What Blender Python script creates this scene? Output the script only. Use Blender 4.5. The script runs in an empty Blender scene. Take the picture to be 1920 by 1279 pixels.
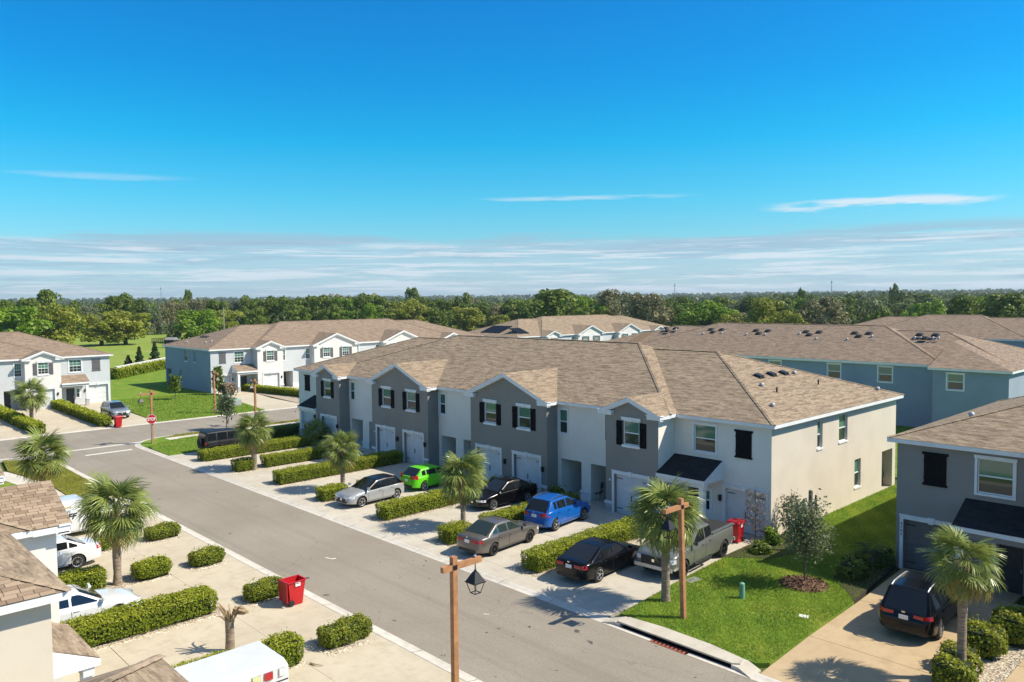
import bpy, bmesh, math, random
import numpy as np
from mathutils import Vector, Matrix
random.seed(7); RNG = np.random.default_rng(7)
scene = bpy.context.scene
COL = scene.collection
rad = math.radians

# ------------------------------------------------------------------ camera
CAM_H = 12.5
FWD = Vector((-0.72248138, 0.68929639, -0.05376932))
RIGHT = Vector((0.69062162, 0.72315873, -0.00912346))
UP = Vector((-0.03259499, 0.04372578, 0.9985117))
cd = bpy.data.cameras.new('camera'); cam = bpy.data.objects.new('camera', cd); COL.objects.link(cam)
m3 = Matrix((RIGHT, UP, -FWD)).transposed()
cam.matrix_world = Matrix.Translation((0, 0, CAM_H)) @ m3.to_4x4()
cd.sensor_width = 36; cd.lens = 1474 / 1920 * 36; cd.clip_start = .3; cd.clip_end = 20000
scene.camera = cam

# ------------------------------------------------------------------ sun, sky, exposure
SUNV = Vector((.73, .635, 1.0)).normalized()
SUN_EL = math.asin(SUNV.z); SUN_ROT = math.atan2(SUNV.x, SUNV.y)
sl = bpy.data.lights.new('sun', 'SUN'); sl.energy = 4.9; sl.angle = rad(.53); sl.color = (1, .91, .755)
so = bpy.data.objects.new('sun', sl); COL.objects.link(so)
so.rotation_euler = SUNV.to_track_quat('Z', 'Y').to_euler(); so.location = (40, 40, 80)
scene.view_settings.view_transform = 'Standard'; scene.view_settings.look = 'None'
scene.view_settings.gamma = 1; scene.view_settings.use_curve_mapping = False
scene.view_settings.exposure = 0.42

world = bpy.data.worlds.new('World'); scene.world = world; world.use_nodes = True
wt = world.node_tree; wt.nodes.clear()
def WN(t, **k):
    n = wt.nodes.new(t)
    for a, b in k.items(): setattr(n, a, b)
    return n
def wl(a, b): wt.links.new(a, b)
def wmath(op, a, b=None, c=None, clamp=False):
    n = WN('ShaderNodeMath', operation=op, use_clamp=clamp)
    for i, v in enumerate((a, b, c)):
        if v is None: continue
        if isinstance(v, (int, float)): n.inputs[i].default_value = v
        else: wl(v, n.inputs[i])
    return n.outputs[0]
sky = WN('ShaderNodeTexSky', sky_type='NISHITA', sun_disc=False, sun_elevation=SUN_EL, sun_rotation=SUN_ROT)
sky.altitude = 0; sky.air_density = 1.0; sky.dust_density = .35; sky.ozone_density = 3.0
tc = WN('ShaderNodeTexCoord'); sx = WN('ShaderNodeSeparateXYZ'); wl(tc.outputs['Generated'], sx.inputs[0])
el = wmath('MULTIPLY', wmath('ARCSINE', sx.outputs[2]), 57.29578)
az = wmath('MULTIPLY', wmath('ARCTAN2', sx.outputs[1], sx.outputs[0]), 57.29578)
def wnoise(sa, se, scale, detail, rough, off=0, dist=0):
    cv = WN('ShaderNodeCombineXYZ'); wl(wmath('MULTIPLY', az, sa), cv.inputs[0]); wl(wmath('MULTIPLY', el, se), cv.inputs[1]); cv.inputs[2].default_value = off
    n = WN('ShaderNodeTexNoise'); n.inputs['Scale'].default_value = scale; n.inputs['Detail'].default_value = detail; n.inputs['Roughness'].default_value = rough; n.inputs['Distortion'].default_value = dist
    wl(cv.outputs[0], n.inputs['Vector']); return n.outputs[0]
def smooth(v, lo, hi):
    n = WN('ShaderNodeMapRange', interpolation_type='SMOOTHSTEP'); wl(v, n.inputs[0])
    n.inputs[1].default_value = lo; n.inputs[2].default_value = hi; n.inputs[3].default_value = 0; n.inputs[4].default_value = 1; return n.outputs[0]
n1 = wnoise(.10, 2.3, 1.0, 9, .70, 0, .3)      # low streaky layer
n2 = wnoise(.06, .9, 1.0, 7, .6, 7.3, .2)
low = wmath('MULTIPLY', smooth(n1, .47, .60), wmath('MULTIPLY', smooth(el, -.5, .8), wmath('SUBTRACT', 1, smooth(el, 3.6, 4.3))))
bank = wmath('MULTIPLY', smooth(n2, .42, .58), wmath('MULTIPLY', smooth(el, 2.7, 3.6), wmath('SUBTRACT', 1, smooth(el, 4.3, 5.0))))
def wisp(a0, e0, wa, we, tilt=0, off=0):
    da = wmath('DIVIDE', wmath('SUBTRACT', az, a0), wa)
    nn = wnoise(.25, 2.2, 1.0, 5, .6, off)
    ee = wmath('ADD', wmath('SUBTRACT', el, e0), wmath('MULTIPLY', da, tilt))
    ee = wmath('ADD', ee, wmath('MULTIPLY', wmath('SUBTRACT', nn, .5), we * 1.6))
    de = wmath('DIVIDE', ee, we)
    r = wmath('ADD', wmath('MULTIPLY', da, da), wmath('MULTIPLY', de, de))
    return wmath('MULTIPLY', wmath('SUBTRACT', 1, smooth(r, 0.0, 1.0)), smooth(nn, .3, .62))
w1 = wisp(163.5, 8.05, 6.5, .28, .1, 1.0); w2 = wisp(131, 7.15, 9, .22, 0, 2.0); w3 = wisp(111.5, 6.05, 8, .52, -.05, 3.3)
cl = wmath('ADD', wmath('MULTIPLY', low, .85), 0)
cl = wmath('ADD', cl, wmath('ADD', wmath('MULTIPLY', w1, .30), wmath('ADD', wmath('MULTIPLY', w2, .6), wmath('MULTIPLY', w3, 1.5))), clamp=True)
rampn = WN('ShaderNodeValToRGB'); wl(wmath('DIVIDE', el, 90, clamp=True), rampn.inputs[0]); cr = rampn.color_ramp; K = 1.7  # tint above the view is shaped to warm and raise wall fill
for i, (e, c) in enumerate([(0, (.50, .70, .92)), (4, (.38, .75, .86)), (7, (.20, .80, .92)), (11, (.04, .78, .98)), (15, (.02, .69, 1.02)), (25, (.03, .58, 1.06)), (42, (1.0, .97, .92)), (90, (1.12, 1.0, .90))]):
    q = cr.elements[i] if i < 2 else cr.elements.new(e/90); q.position = e/90; q.color = (*[v/K for v in c], 1)
mul = WN('ShaderNodeVectorMath', operation='MULTIPLY'); wl(sky.outputs[0], mul.inputs[0]); wl(rampn.outputs[0], mul.inputs[1])
scl = WN('ShaderNodeVectorMath', operation='SCALE'); wl(mul.outputs[0], scl.inputs[0]); scl.inputs['Scale'].default_value = K
n3 = wnoise(.13, 2.9, 1.0, 9, .68, 4.4, .35); band = wmath('MULTIPLY', smooth(el, -.4, .6), wmath('SUBTRACT', 1, smooth(el, 3.7, 4.35)))
hz = WN('ShaderNodeMix', data_type='RGBA'); wl(wmath('MULTIPLY', band, .55), hz.inputs[0]); wl(scl.outputs[0], hz.inputs[6]); hz.inputs[7].default_value = (2.85, 3.85, 4.75, 1)
lil = WN('ShaderNodeMix', data_type='RGBA'); wl(wmath('ADD', wmath('MULTIPLY', bank, .7), wmath('MULTIPLY', wmath('MULTIPLY', smooth(n3, .50, .62), band), .6), clamp=True), lil.inputs[0]); wl(hz.outputs[2], lil.inputs[6]); lil.inputs[7].default_value = (2.2, 3.25, 4.15, 1)
mixc = WN('ShaderNodeMix', data_type='RGBA'); wl(wmath('MULTIPLY', cl, .8), mixc.inputs[0]); wl(lil.outputs[2], mixc.inputs[6]); mixc.inputs[7].default_value = (4.9, 5.3, 5.7, 1)
bg = WN('ShaderNodeBackground'); bg.inputs[1].default_value = .125; wl(mixc.outputs[2], bg.inputs[0])
wo = WN('ShaderNodeOutputWorld'); wl(bg.outputs[0], wo.inputs[0])

world.cycles.sampling_method = 'MANUAL'; world.cycles.sample_map_resolution = 512
cy = scene.cycles; cy.use_denoising = True; cy.use_adaptive_sampling = True; cy.adaptive_threshold = .006; cy.max_bounces = 6; cy.diffuse_bounces = 3; cy.glossy_bounces = 3; cy.transmission_bounces = 3; cy.transparent_max_bounces = 6; cy.caustics_reflective = False; cy.caustics_refractive = False
# ------------------------------------------------------------------ materials
MATS = {}
def srgb(r, g, b): return tuple(((c/255)/12.92 if c/255 <= .04045 else ((c/255+.055)/1.055)**2.4) for c in (r, g, b))
class NT:
    def __init__(s, name):
        s.m = bpy.data.materials.new(name); s.m.use_nodes = True; s.t = s.m.node_tree; s.t.nodes.clear()
        s.out = s.n('ShaderNodeOutputMaterial'); s.b = s.n('ShaderNodeBsdfPrincipled'); s.l(s.b.outputs[0], s.out.inputs[0]); MATS[name] = s.m
    def n(s, t, **k):
        n = s.t.nodes.new(t)
        for a, b in k.items(): setattr(n, a, b)
        return n
    def l(s, a, b): s.t.links.new(a, b)
    def set(s, sock, v):
        if hasattr(v, 'links') or hasattr(v, 'is_output'): s.l(v, sock)
        elif isinstance(v, (tuple, list)) and len(v) == 3 and sock.type == 'RGBA': sock.default_value = (*v, 1)
        else: sock.default_value = v
    def math(s, op, a, b=0.0, clamp=False):
        n = s.n('ShaderNodeMath', operation=op, use_clamp=clamp); s.set(n.inputs[0], a); s.set(n.inputs[1], b); return n.outputs[0]
    def coord(s, kind='Object', scale=(1, 1, 1), rot=(0, 0, 0)):
        t = s.n('ShaderNodeTexCoord'); mp = s.n('ShaderNodeMapping'); mp.inputs['Scale'].default_value = scale; mp.inputs['Rotation'].default_value = rot
        if kind == 'World': g = s.n('ShaderNodeNewGeometry'); s.l(g.outputs['Position'], mp.inputs[0])
        else: s.l(t.outputs[kind], mp.inputs[0])
        return mp.outputs[0]
    def noise(s, vec, scale, detail=4, rough=.55, dist=0):
        n = s.n('ShaderNodeTexNoise'); s.l(vec, n.inputs['Vector']); n.inputs['Scale'].default_value = scale; n.inputs['Detail'].default_value = detail
        n.inputs['Roughness'].default_value = rough; n.inputs['Distortion'].default_value = dist; return n.outputs[0]
    def ramp(s, fac, lo, hi):
        n = s.n('ShaderNodeMapRange', interpolation_type='SMOOTHSTEP'); s.l(fac, n.inputs[0]); n.inputs[1].default_value = lo; n.inputs[2].default_value = hi; return n.outputs[0]
    def mix(s, fac, a, b, mode='MIX'):
        n = s.n('ShaderNodeMix', data_type='RGBA', blend_type=mode); s.set(n.inputs[0], fac); s.set(n.inputs[6], a); s.set(n.inputs[7], b); return n.outputs[2]
    def bump(s, h, strength=.3, dist=.02):
        n = s.n('ShaderNodeBump'); n.inputs['Strength'].default_value = strength; n.inputs['Distance'].default_value = dist; s.l(h, n.inputs['Height']); s.l(n.outputs[0], s.b.inputs['Normal'])
    def p(s, **k):
        for a, v in k.items(): s.set(s.b.inputs[a.replace('_', ' ')], v)
def simple(name, col, rough=.6, var=.12, scale=3, metallic=0, bump=0, bscale=60, coord='Object', coat=0, spec=.5):
    t = NT(name); v = t.coord(coord)
    n = t.noise(v, scale, 5, .6)
    dark = tuple(c*(1-var) for c in col); lite = tuple(min(1, c*(1+var)) for c in col)
    t.p(Base_Color=t.mix(t.ramp(n, .3, .7), dark, lite), Roughness=rough, Metallic=metallic)
    t.b.inputs['Coat Weight'].default_value = coat; t.b.inputs['Coat Roughness'].default_value = .04; t.b.inputs['Specular IOR Level'].default_value = spec
    if bump: t.bump(t.noise(v, bscale, 3), bump, .01)
    return t.m
def stucco(name, col, tint):
    t = NT(name); v = t.coord('Object'); vs = t.coord('Object', (1, 1, .25))
    c = t.mix(t.ramp(t.noise(v, .45, 5, .6), .35, .7), col, tuple(a*.90 for a in col))
    c = t.mix(t.math('MULTIPLY', t.ramp(t.noise(vs, 1.1, 6, .65), .5, .8), .25), c, tint)
    c = t.mix(t.math('MULTIPLY', t.ramp(t.noise(v, 14, 3, .6), .45, .7), .12), c, tuple(a*.8 for a in col))
    t.p(Base_Color=c, Roughness=.9); t.bump(t.noise(v, 24, 4, .7), .18, .01); return t.m
def shingles(name, tan, dark, mid, course=.145, width=.31, brick=True):
    """u along the eave, v up the slope, both in metres"""
    t = NT(name); uv = t.n('ShaderNodeUVMap').outputs[0]
    def uvs(a, b):
        mp = t.n('ShaderNodeMapping'); mp.inputs['Scale'].default_value = (a, b, 1); t.l(uv, mp.inputs[0]); return mp.outputs[0]
    n1 = t.noise(uvs(.95, 4.2), 1.0, 6, .66, .3); n2 = t.noise(uvs(.25, .5), 1.0, 3, .5); n3 = t.noise(uvs(3.3, 7.1), 1.0, 2, .5)
    c = t.mix(t.ramp(n1, .44, .60), tan, dark)
    c = t.mix(t.ramp(n3, .42, .66), c, mid)
    c = t.mix(t.math('MULTIPLY', t.ramp(n2, .4, .7), .22), c, tuple(a*.75 for a in mid))
    if brick:
        b = t.n('ShaderNodeTexBrick'); t.l(uv, b.inputs['Vector']); b.inputs['Scale'].default_value = 1; b.inputs['Brick Width'].default_value = width; b.inputs['Row Height'].default_value = course
        b.inputs['Mortar Size'].default_value = .008; b.inputs['Mortar Smooth'].default_value = .3; b.inputs['Color1'].default_value = (1, 1, 1, 1); b.inputs['Color2'].default_value = (.74, .72, .70, 1); b.inputs['Mortar'].default_value = (.52, .5, .48, 1)
        c = t.mix(.8, c, b.outputs[0], 'MULTIPLY'); t.bump(b.outputs['Fac'], -.5, .012)
    t.p(Base_Color=c, Roughness=.93); t.b.inputs['Specular IOR Level'].default_value = .2
    return t.m
shingles('roof_brown', (.42, .325, .225), (.20, .15, .105), (.31, .238, .165))
shingles('roof_taupe', (.38, .285, .205), (.20, .15, .11), (.28, .21, .155))
shingles('roof_charcoal', (.035, .036, .04), (.018, .018, .02), (.027, .027, .03))
stucco('stucco_white_lifted', (.84, .79, .70), (.75, .69, .60)); stucco('stucco_cream', (.68, .61, .50), (.58, .50, .38)); stucco('stucco_grey', (.285, .262, .228), (.33, .30, .265))  # white lightened and warmed to replace missing fill on shaded fronts; sunlit sides cream
stucco('stucco_lightgrey', (.55, .57, .58), (.46, .47, .47)); stucco('stucco_pale', (.72, .70, .66), (.62, .6, .55)); stucco('stucco_slate', (.29, .35, .43), (.25, .31, .37)); stucco('stucco_bluegrey', (.30, .275, .25), (.26, .24, .22))
simple('trim_white', (.80, .80, .79), .5, .05, 2); simple('vinyl_white', (.82, .83, .83), .35, .03, 2); simple('door_dark', (.035, .036, .04), .5, .2, 3); 
def shingle_piece():
    t = NT('shingle_piece'); oi = t.n('ShaderNodeObjectInfo'); v = t.coord('World')
    c = t.mix(t.ramp(oi.outputs['Random'], .15, .9), (.26, .185, .125), (.40, .30, .205)); c = t.mix(t.math('MULTIPLY', t.ramp(t.noise(v, 40, 3, .7), .4, .7), .35), c, (.20, .13, .085)); t.p(Base_Color=c, Roughness=.95); t.bump(t.noise(v, 90, 2), .4, .006)
shingle_piece()
simple('shutter_black', (.006, .006, .007), .8, .2, 6, spec=.15); simple('shutter_grey', (.12, .11, .115), .6, .15, 6)
simple('garage_white', (.70, .70, .70), .5, .04, 2); simple('garage_grey', (.13, .135, .14), .5, .08, 2); simple('iron', (.014, .014, .015), .45, .3, 20, .3); simple('soffit', (.74, .74, .73), .7, .05, 3); simple('dark_soffit', (.55, .55, .54), .8, .05, 3); simple('band_grey', (.11, .105, .10), .9, .1, 3)
simple('vent_metal', (.42, .42, .42), .55, .15, 9, .3); simple('galv', (.55, .56, .58), .35, .15, 9, .7); simple('plastic_black', (.012, .012, .012), .5, .2, 10)
simple('curtain', (.55, .58, .52), .9, .1, 4)
def glass(name, col, rough=.04):
    t = NT(name); t.p(Base_Color=col, Roughness=rough, IOR=1.5); t.b.inputs['Specular IOR Level'].default_value = .8; return t.m
glass('glass_upper', (.085, .20, .145)); glass('glass_lower', (.025, .045, .038)); glass('glass_car', (.010, .013, .016), .02); glass('glass_car_green', (.02, .035, .03), .02)  # green reflection and blinds behind are put into the upper pane colour
def blockwork():
    t = NT('stone_plinth'); v = t.coord('Object', (1, 1, 2)); vor = t.n('ShaderNodeTexVoronoi'); t.l(v, vor.inputs['Vector']); vor.inputs['Scale'].default_value = 5
    g = t.n('ShaderNodeRGBToBW'); t.l(vor.outputs['Color'], g.inputs[0]); c = t.mix(g.outputs[0], (.30, .28, .26), (.58, .56, .52)); t.p(Base_Color=c, Roughness=.9); t.bump(vor.outputs['Distance'], .6, .03)
blockwork()
def asphalt():
    t = NT('asphalt'); v = t.coord('World'); 
    c = t.mix(t.ramp(t.noise(v, .22, 5, .6), .3, .7), (.265, .228, .176), (.31, .272, .215))
    c = t.mix(t.math('MULTIPLY', t.ramp(t.noise(v, 11, 5, .85), .5, .70), .75), c, (.12, .115, .095))
    c = t.mix(t.math('MULTIPLY', t.ramp(t.noise(v, 15, 4, .85), .54, .70), .7), c, (.46, .39, .33))
    c = t.mix(t.math('MULTIPLY', t.ramp(t.noise(t.coord('World', (.10, 1, 1)), 1.1, 4, .6), .56, .75), .28), c, (.15, .135, .12))
    c = t.mix(t.ramp(t.noise(v, 2.1, 2, .5), .70, .74), c, (.09, .08, .068))
    c = t.mix(t.math('MULTIPLY', t.ramp(t.noise(t.coord('World', (.03, 1.6, 1)), 1.0, 4, .6), .5, .72), .30), c, (.175, .152, .125))
    vo = t.n('ShaderNodeTexVoronoi', feature='DISTANCE_TO_EDGE'); nv = t.n('ShaderNodeVectorMath', operation='ADD'); t.l(v, nv.inputs[0]); nn = t.n('ShaderNodeTexNoise'); t.l(v, nn.inputs['Vector']); nn.inputs['Scale'].default_value = .8; t.l(nn.outputs[1], nv.inputs[1]); t.l(nv.outputs[0], vo.inputs['Vector']); vo.inputs['Scale'].default_value = .16
    c = t.mix(t.math('MULTIPLY', t.math('LESS_THAN', vo.outputs['Distance'], .0016), .28), c, (.11, .097, .08))
    t.p(Base_Color=c, Roughness=.9); t.bump(t.noise(v, 60, 3, .8), .5, .012)
asphalt()
def concrete(name, col, stain, patch):
    t = NT(name); v = t.coord('World')
    c = t.mix(t.ramp(t.noise(v, .32, 5, .6, .6), .35, .68), col, patch)
    c = t.mix(t.math('MULTIPLY', t.ramp(t.noise(v, 1.5, 6, .7), .44, .74), .9), c, stain)
    c = t.mix(t.math('MULTIPLY', t.ramp(t.noise(t.coord('World', (1.3, .12, 1)), 1.2, 4, .6), .54, .70), .35), c, tuple(a*.72 for a in col))
    c = t.mix(t.math('MULTIPLY', t.ramp(t.noise(v, 4.2, 3, .6), .68, .76), .6), c, tuple(a*.5 for a in col))
    c = t.mix(t.math('MULTIPLY', t.ramp(t.noise(v, 26, 3, .7), .5, .7), .16), c, tuple(a*.6 for a in col))
    t.p(Base_Color=c, Roughness=.88); t.bump(t.noise(v, 70, 3, .7), .2, .006)
concrete('concrete_grey', (.56, .515, .425), (.43, .385, .31), (.49, .445, .36)); concrete('concrete_tan', (.57, .50, .375), (.44, .375, .26), (.50, .435, .32)); concrete('concrete_kerb', (.64, .60, .52), (.46, .42, .36), (.56, .52, .45)); concrete('concrete_warm', (.50, .375, .22), (.40, .29, .16), (.45, .335, .20))
def grassmat(name, a, b, dry, k=1):
    t = NT(name); v = t.coord('World')
    c = t.mix(t.ramp(t.noise(v, 1.9*k, 5, .7), .36, .66), a, b)
    c = t.mix(t.math('MULTIPLY', t.ramp(t.noise(v, .5*k, 4, .6), .48, .72), .75), c, dry)
    c = t.mix(t.math('MULTIPLY', t.ramp(t.noise(v, 23*k, 3, .8), .5, .7), .5), c, tuple(x*.45 for x in a))
    t.p(Base_Color=c, Roughness=.95); t.b.inputs['Specular IOR Level'].default_value = .1; t.bump(t.noise(v, 30*k, 4, .8), .6, .04); return t.m
grassmat('lawn', (.12, .22, .024), (.18, .275, .034), (.30, .31, .055)); grassmat('lawn_dry', (.17, .18, .03), (.23, .21, .045), (.36, .25, .09)); grassmat('field', (.19, .28, .045), (.26, .32, .065), (.32, .33, .10), .12); grassmat('ground', (.07, .105, .025), (.10, .13, .035), (.16, .15, .06), .08)
def leafmat(name, a, b, back=.35, rough=.5):
    t = NT(name); oi = t.n('ShaderNodeObjectInfo'); v = t.coord('Object')
    f = t.ramp(t.noise(v, 5.0, 3, .7), .3, .7); c = t.mix(f, a, b)
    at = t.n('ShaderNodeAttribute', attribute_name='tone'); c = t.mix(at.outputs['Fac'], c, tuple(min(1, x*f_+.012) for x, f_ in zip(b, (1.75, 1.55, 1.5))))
    c = t.mix(t.math('MULTIPLY', oi.outputs['Random'], .22), c, tuple(x*.62 for x in a))
    t.p(Base_Color=c, Roughness=rough); t.b.inputs['Specular IOR Level'].default_value = .3
    tr = t.n('ShaderNodeBsdfTranslucent'); t.l(c, tr.inputs[0]); mx = t.n('ShaderNodeMixShader'); mx.inputs[0].default_value = back
    t.l(t.b.outputs[0], mx.inputs[1]); t.l(tr.outputs[0], mx.inputs[2]); t.l(mx.outputs[0], t.out.inputs[0]); return t.m
leafmat('leaf_hedge', (.12, .185, .010), (.27, .32, .018)); leafmat('leaf_shrub', (.13, .18, .014), (.25, .29, .024)); leafmat('leaf_palm', (0.137, 0.189, 0.044), (0.299, 0.358, 0.098), .3, .3); leafmat('leaf_palm_dry', (.28, .20, .05), (.36, .28, .08), .3)
leafmat('leaf_oak', (0.085, 0.137, 0.019), (0.163, 0.227, 0.031)); leafmat('leaf_bright', (0.111, 0.215, 0.016), (0.195, 0.305, 0.023)); leafmat('leaf_olive', (0.176, 0.215, 0.029), (0.273, 0.299, 0.039)); leafmat('leaf_moss', (0.156, 0.163, 0.072), (0.247, 0.240, 0.117)); leafmat('leaf_grey', (0.111, 0.150, 0.078), (0.182, 0.221, 0.117)); leafmat('leaf_pine', (.028, .06, .014), (.05, .09, .02)); leafmat('leaf_blade', (.155, .275, .030), (.29, .385, .052), .45)
leafmat('leaf_twig', (.16, .13, .09), (.24, .19, .12), .2); leafmat('leaf_far', (0.072, 0.111, 0.034), (0.124, 0.169, 0.047)); leafmat('leaf_purple', (.05, .03, .03), (.09, .06, .05))
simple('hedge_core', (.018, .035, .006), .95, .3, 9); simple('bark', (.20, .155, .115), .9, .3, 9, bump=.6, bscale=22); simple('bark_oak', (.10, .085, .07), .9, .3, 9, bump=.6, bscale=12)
def palmtrunk():
    t = NT('palm_trunk'); v = t.coord('Object', (1, 1, 6)); c = t.mix(t.ramp(t.noise(v, 3.0, 5, .7), .3, .7), (.17, .13, .095), (.40, .32, .235))
    t.p(Base_Color=c, Roughness=.95); t.bump(t.noise(v, 4, 4, .7), .8, .05)
palmtrunk(); simple('palm_boot', (.36, .26, .15), .9, .35, 8)
def gravel():
    t = NT('gravel'); v = t.coord('World'); vor = t.n('ShaderNodeTexVoronoi'); t.l(v, vor.inputs['Vector']); vor.inputs['Scale'].default_value = 13
    g = t.n('ShaderNodeRGBToBW'); t.l(vor.outputs['Color'], g.inputs[0])
    c = t.mix(g.outputs[0], (.42, .35, .25), (.76, .69, .55)); c = t.mix(t.ramp(vor.outputs['Distance'], .34, .66), c, (.24, .18, .12)); t.p(Base_Color=c, Roughness=.9); t.bump(vor.outputs['Distance'], -.8, .03)
gravel(); simple('stone_chip', (.62, .55, .43), .9, .35, 5); simple('mulch', (.17, .095, .055), .95, .45, 9, bump=.8, bscale=25); simple('mulch_dark', (.040, .030, .024), .95, .4, 9, bump=.8, bscale=25)
simple('wood_post', (.40, .19, .085), .75, .18, 4, bump=.15, bscale=30); simple('bin_red', (.50, .012, .018), .38, .1, 3); simple('bin_red_dark', (.28, .008, .012), .45, .1, 3); simple('rubber', (.018, .018, .018), .8, .2, 10); simple('rim_silver', (.62, .62, .63), .3, .05, 5, .85); simple('rim_dark', (.06, .06, .065), .35, .1, 5, .6); simple('well', (.006, .006, .006), .9, .1, 5); simple('chrome', (.75, .76, .78), .12, .03, 5, 1); simple('pvc_green', (.16, .36, .26), .5, .12, 3); simple('paint_white', (.74, .72, .66), .8, .12, 5); simple('sign_red', (.48, .012, .02), .4, .06, 3); simple('sign_white', (.85, .85, .85), .4, .02, 3); simple('grate_red', (.30, .085, .055), .8, .3, 6); simple('gold', (.55, .42, .16), .5, .05, 3); simple('ink', (.012, .012, .014), .5, .05, 3); simple('lens_red', (.42, .008, .012), .12, .1, 20, coat=.6); simple('lens_clear', (.66, .68, .70), .08, .08, 20, coat=.6); simple('lens_amber', (.62, .26, .03), .15, .05, 20, coat=.5); simple('lens_yellow', (.62, .62, .32), .2, .05, 20, coat=.5); simple('plate', (.75, .77, .76), .4, .06, 30); simple('steel', (.48, .49, .50), .45, .1, 6, .6); simple('solar', (.010, .012, .018), .55, .1, 4, spec=.15); simple('fence_dark', (.03, .03, .032), .7, .1, 4); simple('wall_white', (.70, .68, .63), .9, .06, 1); simple('earth', (.32, .25, .16), .95, .2, 2); simple('dirty_white', (.66, .67, .66), .5, .08, 3); simple('far_house', (.52, .54, .56), .8, .08, 1); simple('far_roof', (.28, .27, .27), .9, .1, 2)
def carpaint(name, col, metal=.35, rough=.28, coat=1): 
    t = NT(name); v = t.coord('Object'); t.p(Base_Color=t.mix(t.ramp(t.noise(v, 2, 4, .6), .35, .7), col, tuple(c*.93 for c in col)), Roughness=rough, Metallic=metal); t.b.inputs['Coat Weight'].default_value = coat; t.b.inputs['Coat Roughness'].default_value = .03; t.b.inputs['Specular IOR Level'].default_value = .3
carpaint('paint_black', (.003, .003, .004), .0, .22, .15); carpaint('paint_gunmetal', (.15, .135, .12), .4, .32); carpaint('paint_blue', (.004, .10, .40), .0, .3, .35); carpaint('paint_green', (.12, .62, .01), .0, .35, .3); carpaint('paint_silvergrey', (.36, .375, .38), .15, .3); carpaint('paint_silver', (.24, .245, .235), .45, .3); carpaint('paint_whitecar', (.74, .75, .76), .0, .28); carpaint('paint_sil2', (.33, .36, .39), .5, .26); carpaint('paint_matteblack', (.012, .012, .013), .0, .6, .0)

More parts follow.
